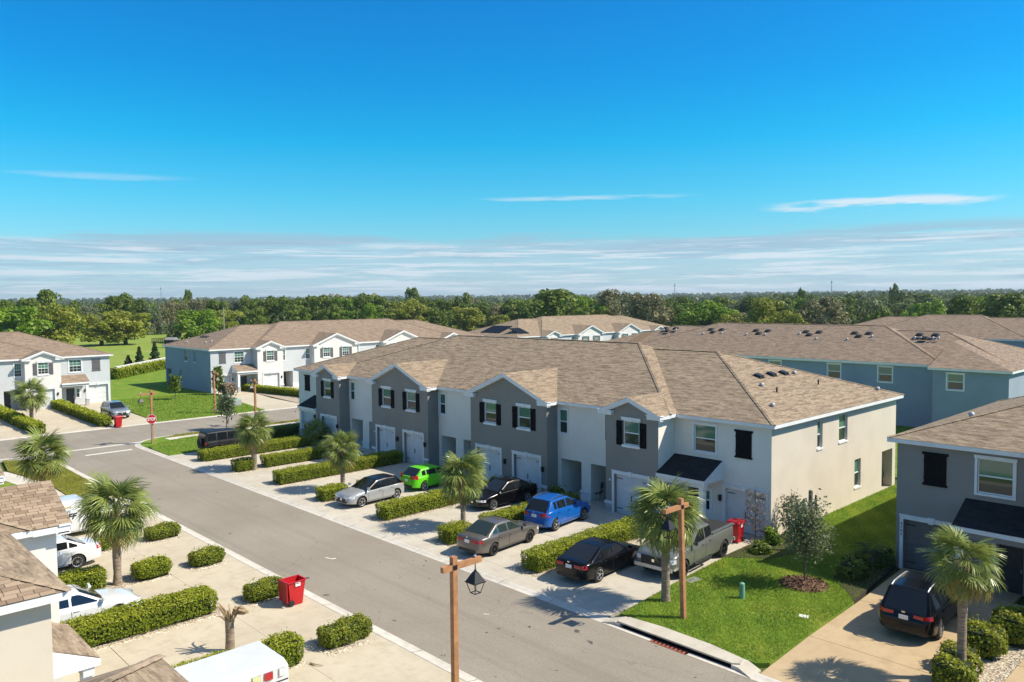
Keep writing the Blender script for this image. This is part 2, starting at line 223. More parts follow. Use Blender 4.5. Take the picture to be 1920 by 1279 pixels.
# ------------------------------------------------------------------ mesh helpers
class MB:
    def __init__(s): s.v = []; s.f = []; s.uv = []; s.mi = []; s.has = False
    def quad(s, pts, uvs=None, mi=0):
        i = len(s.v); s.v += [tuple(p) for p in pts]; s.f.append(tuple(range(i, i+len(pts)))); s.mi.append(mi)
        s.uv.append(uvs if uvs else [(0, 0)]*len(pts)); s.has = s.has or bool(uvs)
    def box(s, x0, x1, y0, y1, z0, z1, mi=0):
        p = [(x0, y0, z0), (x1, y0, z0), (x1, y1, z0), (x0, y1, z0), (x0, y0, z1), (x1, y0, z1), (x1, y1, z1), (x0, y1, z1)]
        i = len(s.v); s.v += p
        for f in ((0, 3, 2, 1), (4, 5, 6, 7), (0, 1, 5, 4), (1, 2, 6, 5), (2, 3, 7, 6), (3, 0, 4, 7)): s.f.append(tuple(i+k for k in f)); s.uv.append([(0, 0)]*4); s.mi.append(mi)
    def hexa(s, p, mi=0):
        i = len(s.v); s.v += [tuple(q) for q in p]
        for f in ((0, 3, 2, 1), (4, 5, 6, 7), (0, 1, 5, 4), (1, 2, 6, 5), (2, 3, 7, 6), (3, 0, 4, 7)): s.f.append(tuple(i+k for k in f)); s.uv.append([(0, 0)]*4); s.mi.append(mi)
    def bar(s, a, b, w, h, mi=0):
        a = Vector(a); b = Vector(b); d = (b-a).normalized(); u = Vector((0, 0, 1)) if abs(d.z) < .95 else Vector((0, 1, 0)); r = d.cross(u).normalized(); u = r.cross(d)
        c = [(-1, -1), (1, -1), (1, 1), (-1, 1)]
        s.hexa([a+r*x*w/2+u*y*h/2 for x, y in c]+[b+r*x*w/2+u*y*h/2 for x, y in c], mi)
    def tube(s, pts, rads, n=10, cap=True, mi=0):
        rings = []
        for k, p in enumerate(pts):
            p = Vector(p); d = (Vector(pts[min(k+1, len(pts)-1)])-Vector(pts[max(k-1, 0)])).normalized()
            u = Vector((1, 0, 0)) if abs(d.x) < .9 else Vector((0, 1, 0)); r = d.cross(u).normalized(); q = d.cross(r); i = len(s.v)
            s.v += [tuple(p+(r*math.cos(2*math.pi*j/n)+q*math.sin(2*math.pi*j/n))*rads[k]) for j in range(n)]; rings.append(i)
        for a, b in zip(rings, rings[1:]):
            for j in range(n): s.f.append((a+j, a+(j+1) % n, b+(j+1) % n, b+j)); s.uv.append([(0, 0)]*4); s.mi.append(mi)
        if cap:
            s.f.append(tuple(rings[0]+j for j in reversed(range(n)))); s.uv.append([(0, 0)]*n); s.mi.append(mi)
            s.f.append(tuple(rings[-1]+j for j in range(n))); s.uv.append([(0, 0)]*n); s.mi.append(mi)
    def lathe(s, prof, n=20, c=(0, 0, 0), axis='z', mi=0):
        rings = []
        for r, h in prof:
            i = len(s.v); rings.append(i)
            for j in range(n):
                a = 2*math.pi*j/n; x, y = r*math.cos(a), r*math.sin(a)
                s.v.append((c[0]+x, c[1]+y, c[2]+h) if axis == 'z' else (c[0]+h, c[1]+x, c[2]+y))
        for a, b in zip(rings, rings[1:]):
            for j in range(n): s.f.append((a+j, a+(j+1) % n, b+(j+1) % n, b+j)); s.uv.append([(0, 0)]*4); s.mi.append(mi)
    def mesh(s, name, mats, smooth=False, angle=40):
        me = bpy.data.meshes.new(name); me.from_pydata(s.v, [], s.f)
        if s.has:
            ul = me.uv_layers.new(name='UVMap'); ul.data.foreach_set('uv', [c for f in s.uv for p in f for c in p])
        for m in (mats if isinstance(mats, (list, tuple)) else [mats]): me.materials.append(MATS[m] if isinstance(m, str) else m)
        me.polygons.foreach_set('material_index', s.mi)
        if smooth: me.polygons.foreach_set('use_smooth', [True]*len(s.f)); me.set_sharp_from_angle(angle=rad(angle))
        me.update(); return me
def link(name, me, parent=None, loc=None, rot=None, scale=None):
    o = bpy.data.objects.new(name, me); COL.objects.link(o)
    if parent is not None: o.parent = parent
    if loc is not None: o.location = loc
    if rot is not None: o.rotation_euler = rot
    if scale is not None: o.scale = scale if isinstance(scale, (tuple, list)) else (scale,)*3
    return o
def part(name, mb, mats, parent, smooth=False, angle=40, **k): return link(name, mb.mesh(name, mats, smooth, angle), parent, **k)
def tag(o, label=None, cat=None, group=None, kind=None):
    if label: o['label'] = label
    if cat: o['category'] = cat
    if group: o['group'] = group
    if kind: o['kind'] = kind
    return o
def thing(name, label, cat, loc=(0, 0, 0), rz=0, group=None):
    o = link(name, None, None, loc, (0, 0, rz)); o.empty_display_size = .2; return tag(o, label, cat, group)
def struct(name, mb, mats, **k): return tag(part(name, mb, mats, None, **k), kind='structure')
def copy_tree(o, parent=None):
    c = o.copy(); COL.objects.link(c); c.parent = parent
    for ch in list(KIDS(o)): copy_tree(ch, c)
    return c
def KIDS(o): return [c for c in o.children]
def poly(mb, pts, z, mi=0): mb.quad([(x, y, z) for x, y in pts], None, mi)
def slab(mb, pts, z0, z1, mi=0):
    a = sum(pts[i][0]*pts[(i+1) % len(pts)][1]-pts[(i+1) % len(pts)][0]*pts[i][1] for i in range(len(pts)))
    if a < 0: pts = pts[::-1]
    mb.quad([(x, y, z1) for x, y in pts], None, mi)
    for i in range(len(pts)):
        a, b = pts[i], pts[(i+1) % len(pts)]; mb.quad([(a[0], a[1], z0), (b[0], b[1], z0), (b[0], b[1], z1), (a[0], a[1], z1)], None, mi)
def arc(cx, cy, r, a0, a1, n=8): return [(cx+r*math.cos(rad(a0+(a1-a0)*k/n)), cy+r*math.sin(rad(a0+(a1-a0)*k/n))) for k in range(n+1)]
def text_mesh(body, size, mat, depth=.004, shear=0, bold=0):
    c = bpy.data.curves.new('lettering', 'FONT'); c.body = body; c.size = size; c.extrude = depth; c.align_x = 'CENTER'; c.align_y = 'CENTER'; c.shear = shear; c.offset = bold
    o = bpy.data.objects.new('lettering_tmp', c); COL.objects.link(o); dg = bpy.context.evaluated_depsgraph_get()
    me = bpy.data.meshes.new_from_object(o.evaluated_get(dg)); bpy.data.objects.remove(o); bpy.data.curves.remove(c)
    me.materials.clear(); me.materials.append(MATS[mat]); return me
# ------------------------------------------------------------------ ground, roads, kerbs, driveways, lawns
mb = MB(); S = 6500; mb.quad([(-S, -S, -.07), (S, -S, -.07), (S, S, -.07), (-S, S, -.07)]); struct('ground', mb, 'ground')
def hill_z(d): return 0.0 if d < 800 else 26.0*min(1, (d-800)/3600)**1.15
mb = MB(); rs = [790, 1000, 1300, 1700, 2200, 2800, 3500, 4400, 6300]; NA = 72
for a in range(NA):
    for r0, r1 in zip(rs, rs[1:]):
        P = [(r0, a), (r1, a), (r1, a+1), (r0, a+1)]; mb.quad([(r*math.cos(6.28319*k/NA), r*math.sin(6.28319*k/NA), hill_z(r)-.06+(.0 if r > 790 else -.5)) for r, k in P])
struct('hills', mb, 'ground', smooth=True)
mb = MB(); poly(mb, [(-129, -60), (-127, 62), (-150, 110), (-300, 170), (-470, 205), (-470, 60), (-300, -60)], -.035); struct('meadow', mb, 'field')
arcL = arc(-67.5, 10.55, 6.0, 90, 180); arcR = arc(-70.8, 27.1, 4.2, 180, 270)
mb = MB(); poly(mb, ([(40, 16.55)]+arcL+[(-73.5, -80), (-83.6, -80), (-83.6, 170), (-75, 170)]+arcR+[(40, 22.9)])[::-1], 0.0); struct('road', mb, 'asphalt')
def ribbon(mb, path, offs):
    """offs: list of (offset to the left of the path, z)"""
    n = len(path); nor = []
    for i in range(n):
        d = Vector(path[min(i+1, n-1)])-Vector(path[max(i-1, 0)]); d.normalize(); nor.append(Vector((-d.y, d.x)))
    for i in range(n-1):
        for (o0, z0), (o1, z1) in zip(offs, offs[1:]):
            a, b = Vector(path[i]), Vector(path[i+1]); p = a+nor[i]*o0; q = b+nor[i+1]*o0; r = b+nor[i+1]*o1; t = a+nor[i]*o1
            mb.quad([(p.x, p.y, z0), (q.x, q.y, z0), (r.x, r.y, z1), (t.x, t.y, z1)])
def kerb(pathpts):
    mb = MB(); ribbon(mb, pathpts, [(-.01, .004), (.18, .014), (.34, .05), (.45, .058), (.45, -.05)]); return struct('kerb', mb, 'concrete_kerb')
def segs(a, b, step=3.05):
    a, b = Vector(a), Vector(b); n = max(1, round((b-a).length/step)); return [tuple(a.lerp(b, i/n)) for i in range(n+1)]
right_path = [(40, 22.9)]+[(-19.0+0*k, 22.9) for k in range(1)]
def kerb_blocks(pts, step=3.05):
    """kerb cast in lengths with open joints"""
    k = struct('kerb', MB(), 'concrete_kerb'); prev = None
    for a, b in zip(pts, pts[1:]):
        for p, q in zip(segs(a, b, step), segs(a, b, step)[1:]):
            d = (Vector(q)-Vector(p)).normalized()*.012; mb = MB(); ribbon(mb, [tuple(Vector(p)+d), tuple(Vector(q)-d)], [(0, .004), (.18, .014), (.34, .05), (.45, .058), (.45, -.05)]); part('kerb_block', mb, 'concrete_kerb', k)
    return k
# right kerb travels towards -X so that the left side of the path is... use mirrored offsets by direction
kerb_blocks([(-12.9, 22.9), (-0.5, 22.9)]); kerb_blocks([(-70.8, 22.9), (-18.95, 22.9)])
kerb([p for p in arcR]); kerb([(-75, 170), (-75, 60), (-75, 27.1)][::1])
kerb_blocks([(-4, 16.55), (-67.5, 16.55)]); kerb([p for p in arcL]); kerb([(-73.5, 10.55), (-73.5, -60)]); kerb([(-83.6, -60), (-83.6, 170)])
mb = MB(); mb.box(-73.62, -73.12, 12.0, 24.2, -.05, .007); struct('valley_gutter', mb, 'concrete_kerb')
mb = MB(); mb.box(-70.45, -70.12, 18.7, 22.3, -.03, .006); tag(part('stop_line', mb, 'paint_white', None), kind='structure')
# small worn paint ticks and scraps on the asphalt
for x, y, w, h, a in [(-33.4, 19.4, .34, .07, .3), (-33.15, 19.55, .22, .10, 1.1), (-22.9, 20.3, .22, .05, .6)]:
    mb = MB(); mb.box(-w/2, w/2, -h/2, h/2, -.02, .006); tag(part('paint_mark', mb, 'paint_white', None, loc=(x, y, 0), rot=(0, 0, a)), kind='structure')

def lot(name, mat, polys, z1=.052, kindname='slab'):
    o = link(name, None); tag(o, kind='structure')
    for p in polys: mb = MB(); slab(mb, p, -.06, z1); part(kindname, mb, mat, o)
    return o
J = .012
HX = [-25.05, -31.1, -37.1, -43.3, -49.4, -55.3, -60.9]
edges = [-19.25]+HX+[-64.9]
for i in range(len(edges)-1):
    x1 = edges[i]-(.78 if i else 0); x0 = edges[i+1]+(.78 if i+1 < len(edges)-1 else 0); xa = edges[i+1]+J; xb = edges[i]-J
    ps = [[(xa, 23.37), (xb, 23.37), (xb, 24.45), (xa, 24.45)]]
    if i == 0: ps += [[(x0, 24.45+J), (-19.2, 24.45+J), (-19.58, 29.4-J), (x0, 29.4-J)], [(x0, 29.4+J), (-19.6, 29.4+J), (-19.9, 36.9), (x0, 36.9)]]
    else: ps += [[(x0, 24.45+J), (x1, 24.45+J), (x1, 29.4-J), (x0, 29.4-J)], [(x0, 29.4+J), (x1, 29.4+J), (x1, 37.5), (x0, 37.5)]]
    lot('driveway', 'concrete_grey', ps)
def bed(name, pts, mat, z=.06): mb = MB(); slab(mb, pts, -.06, z); return struct(name, mb, mat)
for x in HX: bed('gravel_bed', [(x-.765, 24.47), (x+.765, 24.47), (x+.765, 35.2), (x-.765, 35.2)], 'gravel', .035)
# south side lots
LX = [-18.6, -24.75, -30.9, -36.85, -42.6, -48.7]
for i in range(len(LX)-1):
    xa, xb = LX[i+1], LX[i]
    ps = [[(xa+J, 13.05), (xb-J, 13.05), (xb-J, 16.085), (xa+J, 16.085)], [(xa+.62, 8.6+J), (xb-.62, 8.6+J), (xb-.62, 13.05-J), (xa+.62, 13.05-J)], [(xa+.62, 3), (xb-.62, 3), (xb-.62, 8.6-J), (xa+.62, 8.6-J)]]
    lot('driveway', 'concrete_tan', ps)
for x in LX: bed('gravel_bed', [(x-.60, 3), (x+.60, 3), (x+.60, 13.02), (x-.60, 13.02)], 'gravel', .04)
for x in LX[1:-1]: bed('gravel_bed', [(x-.62+(.12*math.sin(7*x)), 13.95), (x+.62, 13.9), (x+.68, 15.3), (x-.55, 15.45)], 'gravel', .062)
lot('driveway', 'concrete_tan', [[(-54.2, 3), (-49.3, 3), (-49.3, 8.9), (-54.2, 8.9)], [(-54.2, 8.93), (-49.3, 8.93), (-49.3, 13.9), (-54.2, 13.9)], [(-54.0, 13.93), (-48.72, 13.93), (-48.72, 16.085), (-54.0, 16.085)]])
lot('pavement', 'concrete_kerb', [[(-61.5, 12.3), (-54.25, 12.3), (-54.25, 13.75), (-61.5, 13.75)], [(-68.5, 11.2), (-61.53, 12.3), (-61.53, 13.75), (-67.6, 12.6)]])
lot('driveway', 'concrete_tan', [[(-18.58, 3), (-14, 3), (-14, 13.0), (-18.0, 13.0)], [(-12, 3), (-4, 3), (-4, 16.085), (-12, 16.085)]])
LAWNS = {}
def lawn(name, pts, mat='lawn', z=.10): mb = MB(); slab(mb, pts, -.06, z); LAWNS[name] = pts; return struct('lawn', mb, mat)
lawn('corner_left', [(-54.1, 13.8), (-54.1, 15.9), (-57, 16.02)]+[(-67.5+(6-.5)*math.cos(rad(a)), 10.55+(6-.5)*math.sin(rad(a))) for a in (90, 110, 130, 150)]+[(-67.5, 12.7), (-61.5, 13.8)], 'lawn_dry')
lawn('south_left', [(-61.4, 3), (-54.3, 3), (-54.3, 12.25), (-61.4, 12.25), (-72.9, 10), (-72.9, 3)], 'lawn')
lawn('fg', [(-18.0, 13.05), (-12.05, 13.05), (-12.05, 16.085), (-18.5, 16.085)], 'lawn')
front_lawn = [(-19.05, 23.95), (-19.55, 29.3), (-19.88, 35.0), (-19.58, 36.9), (-19.58, 56), (-13.65, 56), (-13.65, 37.3), (-13.1, 31.3), (-12.85, 24.2), (-13.2, 23.85), (-15.0, 23.95), (-17.2, 24.0)]
lawn('front', front_lawn)
lawn('behind', [(-69, 53), (-13.6, 56.02), (-2, 56.02), (-2, 92), (-72, 92), (-72, 53)], z=.06)
lawn('corner_right', [(-64.93, 23.4), (-64.93, 36), (-68.2, 40), (-68.5, 52), (-72.35, 52), (-72.35, 27.5), (-71.6, 25.3), (-70.2, 23.7), (-68.5, 23.4)])
lot('pavement', 'concrete_kerb', [[(-73.6, 26.2+6*k+J), (-72.4, 26.2+6*k+J), (-72.4, 26.2+6*k+6-J), (-73.6, 26.2+6*k+6-J)] for k in range(12)])
lawn('corner_fill', arc(-70.8, 27.1, 3.74, 180, 270)+[(-70.8, 25.9), (-72.3, 28.2), (-74.54, 28.2)], 'lawn', .045)
lawn('verge', [(-74.5, 27.6), (-73.65, 26.6), (-73.65, 98), (-74.5, 98)], 'lawn_dry')
# right lot
lot('driveway', 'concrete_warm', [[(-12.75, 23.37), (-8.6, 23.37), (-8.6, 27.3-J), (-12.95, 27.3-J)], [(-12.95, 27.3+J), (-8.6, 27.3+J), (-8.6, 32-J), (-13.05, 32-J)], [(-13.05, 32+J), (-8.6, 32+J), (-8.6, 37.3), (-13.3, 37.3)]])
bed('gravel_bed', [(-8.58, 23.4), (-7.0, 23.4), (-7.0, 36), (-8.58, 36)], 'gravel', .04)
lot('driveway', 'concrete_warm', [[(-6.98, 23.37), (-1.5, 23.37), (-1.5, 30-J), (-6.98, 30-J)], [(-6.98, 30+J), (-1.5, 30+J), (-1.5, 37.3), (-6.98, 37.3)]])
bed('mulch_bed', [(-19.84, 32.6), (-18.2, 33.9), (-17.2, 36.2), (-17.6, 37.6), (-19.56, 38.6), (-19.86, 35)], 'mulch_dark', .125); bed('mulch_bed', [(-13.12, 31.6), (-13.75, 32.4), (-14.9, 33.6), (-15.3, 36), (-14.6, 38.4), (-13.6, 38.6), (-13.6, 37.3)], 'mulch_dark', .125)
# west side of the cross street
lot('driveway', 'concrete_tan', [[(-94, 25.9), (-84.07, 25.4), (-84.07, 29.2), (-94, 29.7)], [(-106.5, 26.2), (-94.03, 25.9), (-94.03, 29.7), (-106.5, 30.6)], [(-94, 19.4), (-84.07, 19.4), (-84.07, 24.1), (-94, 24.1)], [(-106.5, 19.4), (-94.03, 19.4), (-94.03, 24.1), (-106.5, 24.1)], [(-94, 12.5), (-84.07, 12.5), (-84.07, 18), (-94, 18)], [(-106.5, 12.5), (-94.03, 12.5), (-94.03, 18), (-106.5, 18)]])
bed('gravel_bed', [(-106, 24.12), (-84.1, 24.12), (-84.1, 25.38), (-106, 25.9)], 'gravel', .05); bed('gravel_bed', [(-106, 18.02), (-84.1, 18.02), (-84.1, 19.38), (-106, 19.38)], 'gravel', .05)
lawn('west', [(-84.07, 29.25), (-106.3, 30.65), (-106.3, 31.5), (-122.5, 31.6), (-126.5, 20), (-133.6, 38), (-149, 52.6), (-122.5, 52), (-122.5, 43.6), (-105, 43.6), (-104.4, 44.0), (-84.07, 41.1)])
lot('driveway', 'concrete_tan', [[(-94, 42.6), (-84.07, 41.15), (-84.07, 46.6), (-94, 46.9)], [(-105.4, 44.1), (-94.03, 42.6), (-94.03, 46.9), (-105.4, 48.6)], [(-105.4, 50.6), (-84.07, 50.6), (-84.07, 61), (-105.4, 61)]])
bed('gravel_bed', [(-105, 48.4), (-84.1, 46.65), (-84.1, 50.5), (-105, 50.5)], 'gravel', .045)
lot('driveway', 'concrete_tan', [[(-105, 63), (-84.07, 63), (-84.07, 92), (-105, 92)]])

# storm drain: concrete throat with the slot's darkness painted on its back and floor, and a rusty grate in the gutter
t = thing('storm_drain', 'concrete kerb inlet with a long dark slot and a rusty red grate', 'storm drain', (-16.05, 22.9, 0))
mb = MB(); slab(mb, [(-2.5, .24), (2.4, .24), (2.6, .40), (2.5, .80), (1.1, 1.0), (-1.0, 1.02), (-2.4, .86), (-2.6, .5)], .125, .18); part('top_slab', mb, 'concrete_grey', t)
mb = MB(); mb.box(-2.45, 2.4, .45, .5, -.04, .13); part('throat_back', mb, 'well', t)
for xx in (-2.62, 2.38): mb = MB(); mb.box(xx, xx+.24, .2, .9, -.04, .125); part('side_block', mb, 'concrete_kerb', t)
mb = MB(); mb.hexa([(-3.1, .0, -.02), (-2.62, .2, -.02), (-2.62, .9, -.02), (-3.1, .6, -.02), (-3.1, .0, .03), (-2.62, .2, .125), (-2.62, .9, .125), (-3.1, .6, .05)]); part('wing_wall', mb, 'concrete_grey', t); mb = MB(); mb.hexa([(2.62, .2, -.02), (3.2, .0, -.02), (3.2, .7, -.02), (2.62, .9, -.02), (2.62, .2, .125), (3.2, .0, .03), (3.2, .7, .05), (2.62, .9, .125)]); part('wing_wall', mb, 'concrete_grey', t)
mb = MB(); mb.box(-2.4, 2.4, .24, .45, -.045, -.035); part('throat_floor', mb, 'well', t)
mb = MB(); mb.box(-3.1, -.85, -.02, .2, -.03, .010); part('gutter_apron', mb, 'concrete_kerb', t); mb = MB(); mb.box(.75, 3.2, -.02, .2, -.03, .010); part('gutter_apron', mb, 'concrete_kerb', t)
for k in range(9): mb = MB(); mb.box(-.82+k*.17, -.82+k*.17+.09, -.02, .2, -.03, .012); part('grate_bar', mb, 'grate_red', t)
for k in range(2): mb = MB(); mb.box(-.84, .74, -.04+k*.22, -.01+k*.22, -.03, .014); part('grate_frame', mb, 'grate_red', t)
# ------------------------------------------------------------------ townhouses
class WF:
    """wall frame: o + a*d along the wall, z up, n outwards"""
    def __init__(s, o, d): s.o = Vector((o[0], o[1], 0)); s.d = Vector((d[0], d[1], 0)); s.n = Vector((d[1], -d[0], 0))
    def P(s, a, z, n=0): return s.o+s.d*a+s.n*n+Vector((0, 0, z))
    def box(s, mb, a0, a1, z0, z1, n0, n1, mi=0):
        mb.hexa([s.P(a0, z0, n1), s.P(a1, z0, n1), s.P(a1, z0, n0), s.P(a0, z0, n0), s.P(a0, z1, n1), s.P(a1, z1, n1), s.P(a1, z1, n0), s.P(a0, z1, n0)], mi)
def wall_panel(mb, wf, a0, a1, z0, z1, holes=(), mi=0, rmi=None):
    xs = sorted({a0, a1, *[h[0] for h in holes], *[h[1] for h in holes]}); zs = sorted({z0, z1, *[h[2] for h in holes], *[h[3] for h in holes]})
    for i in range(len(xs)-1):
        for j in range(len(zs)-1):
            cx, cz = (xs[i]+xs[i+1])/2, (zs[j]+zs[j+1])/2
            if any(h[0] < cx < h[1] and h[2] < cz < h[3] for h in holes): continue
            mb.quad([wf.P(xs[i], zs[j]), wf.P(xs[i+1], zs[j]), wf.P(xs[i+1], zs[j+1]), wf.P(xs[i], zs[j+1])], None, mi)
    r = mi if rmi is None else rmi
    for h in holes:
        x0, x1, b0, b1, d = h
        mb.quad([wf.P(x0, b0), wf.P(x0, b1), wf.P(x0, b1, -d), wf.P(x0, b0, -d)], None, r); mb.quad([wf.P(x1, b1), wf.P(x1, b0), wf.P(x1, b0, -d), wf.P(x1, b1, -d)], None, r)
        mb.quad([wf.P(x0, b1), wf.P(x1, b1), wf.P(x1, b1, -d), wf.P(x0, b1, -d)], None, r); mb.quad([wf.P(x1, b0), wf.P(x0, b0), wf.P(x0, b0, -d), wf.P(x1, b0, -d)], None, r)
def window(parent, wf, a0, a1, z0, z1, rec=.09, trim='full', muntin=False, frame='vinyl_white'):
    f = .055; mb = MB(); w = a1-a0; zm = (z0+z1)/2
    for (p, q, r, s_) in ((a0, a0+f, z0, z1), (a1-f, a1, z0, z1), (a0+f, a1-f, z0, z0+f), (a0+f, a1-f, z1-f, z1), (a0+f, a1-f, zm-.03, zm+.03)): wf.box(mb, p, q, r, s_, -rec, -rec+.05)
    win = part('window', mb, frame, parent)
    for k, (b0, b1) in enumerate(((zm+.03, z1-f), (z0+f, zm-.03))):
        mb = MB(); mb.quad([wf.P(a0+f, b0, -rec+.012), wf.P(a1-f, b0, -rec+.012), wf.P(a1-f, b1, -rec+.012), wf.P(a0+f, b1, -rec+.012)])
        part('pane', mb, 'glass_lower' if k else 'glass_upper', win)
        if muntin:
            mb = MB(); n = 2
            for i in range(1, n+1): x = a0+f+(w-2*f)*i/(n+1); wf.box(mb, x-.012, x+.012, b0, b1, -rec+.01, -rec+.03)
            wf.box(mb, a0+f, a1-f, (b0+b1)/2-.012, (b0+b1)/2+.012, -rec+.01, -rec+.028); part('glazing_bar', mb, frame, win)
    if trim == 'full':
        mb = MB(); t = .10
        wf.box(mb, a0-t, a0, z0-t, z1, 0, .04); wf.box(mb, a1, a1+t, z0-t, z1, 0, .04); wf.box(mb, a0, a1, z0-t, z0, 0, .04); wf.box(mb, a0-t-.03, a1+t+.03, z1, z1+.13, 0, .055); part('trim', mb, 'trim_white', win)
    elif trim == 'head':
        mb = MB(); wf.box(mb, a0-.12, a1+.12, z1+.02, z1+.17, 0, .06); wf.box(mb, (a0+a1)/2-.09, (a0+a1)/2+.09, z1-.02, z1+.22, 0, .085); wf.box(mb, a0-.15, a1+.15, z1+.17, z1+.21, 0, .09); part('window_head', mb, 'trim_white', win)
        mb = MB(); wf.box(mb, a0-.08, a1+.08, z0-.15, z0, 0, .07); part('sill', mb, 'trim_white', win)
    elif trim == 'sill':
        mb = MB(); wf.box(mb, a0-.04, a1+.04, z0-.08, z0+.012, -rec, .05); part('sill', mb, 'trim_white', win)
    return win
def shutter(parent, wf, a0, a1, z0, z1, mat, caps=False):
    mb = MB(); n = 4; w = (a1-a0)/n
    for k in range(n): wf.box(mb, a0+k*w+.006, a0+(k+1)*w-.006, z0, z1, .004, .04)
    wf.box(mb, a0, a1, z0+.02, z1-.02, .002, .025)
    for z in (z0+(z1-z0)*.2, z0+(z1-z0)*.8): wf.box(mb, a0, a1, z-.05, z+.05, .04, .058)
    if caps: wf.box(mb, a0-.07, a1+.07, z1, z1+.11, .002, .07); wf.box(mb, a0-.05, a1+.05, z0-.09, z0, .002, .06)
    return part('shutter', mb, mat, parent)
def garage_door(parent, wf, a0, a1, z1, mat, rec=.22, detail=2, number=None):
    mb = MB(); wf.box(mb, a0, a1, .03, z1, -rec-.04, -rec); g = part('garage_door', mb, mat, parent); n = 4; h = (z1-.05)/n
    if detail >= 1:
        for k in range(n):
            mb = MB(); z = .05+k*h; wf.box(mb, a0+.01, a1-.01, z+.008, z+h-.008, -rec, -rec+.012)
            for i in range(4):
                w = (a1-a0)/4; wf.box(mb, a0+i*w+.07, a0+(i+1)*w-.07, z+.07, z+h-.07, -rec+.012, -rec+.022)
            part('panel', mb, mat, g)
    if detail >= 2:
        for z in (.05+h*.5, .05+h*3.5):
            for s_ in (0, 1):
                mb = MB(); x = a0+.05 if s_ == 0 else a1-.05-.42; wf.box(mb, x, x+.42, z-.02, z+.02, -rec+.02, -rec+.036); part('strap_hinge', mb, 'iron', g)
        mb = MB(); x = (a0+a1)/2-.1; wf.box(mb, x, x+.035, .05+h*1.35, .05+h*1.95, -rec+.02, -rec+.06); part('handle', mb, 'iron', g)
    return g
def garage_trim(parent, wf, a0, a1, z1, key=True):
    mb = MB(); t = .15; wf.box(mb, a0-t, a0, .0, z1, 0, .045); wf.box(mb, a1, a1+t, .0, z1, 0, .045); wf.box(mb, a0-t, a1+t, z1, z1+.16, 0, .05); wf.box(mb, a0-t-.03, a1+t+.03, z1+.16, z1+.21, 0, .075)
    tr = part('garage_surround', mb, 'trim_white', parent)
    if key: mb = MB(); m = (a0+a1)/2; mb.hexa([wf.P(m-.1, z1-.03, .1), wf.P(m+.1, z1-.03, .1), wf.P(m+.1, z1-.03, 0), wf.P(m-.1, z1-.03, 0), wf.P(m-.15, z1+.25, .1), wf.P(m+.15, z1+.25, .1), wf.P(m+.15, z1+.25, 0), wf.P(m-.15, z1+.25, 0)]); part('keystone', mb, 'trim_white', tr)
    return tr
def sconce(parent, wf, a, z, mat='iron'):
    mb = MB(); wf.box(mb, a-.06, a+.06, z-.14, z+.10, .02, .17); wf.box(mb, a-.075, a+.075, z+.10, z+.14, .0, .2); wf.box(mb, a-.03, a+.03, z-.2, z-.14, .02, .12); return part('wall_lamp', mb, mat, parent)
def plinth(parent, wf, a0, a1, h=.55):
    mb = MB(); wf.box(mb, a0, a1, 0, h, .0, .05); p = part('stone_plinth', mb, 'stone_plinth', parent); mb = MB(); wf.box(mb, a0-.03, a1+.03, h, h+.15, 0, .11); part('plinth_cap', mb, 'trim_white', p)
def slope_quad(mb, pts, u, up, o):
    """pts with planar uv: u along the eave, up the slope"""
    u = Vector(u).normalized(); mb.quad(pts, [((Vector(p)-Vector(o)).dot(u), (Vector(p)-Vector(o)).dot(Vector(up).normalized())) for p in pts])
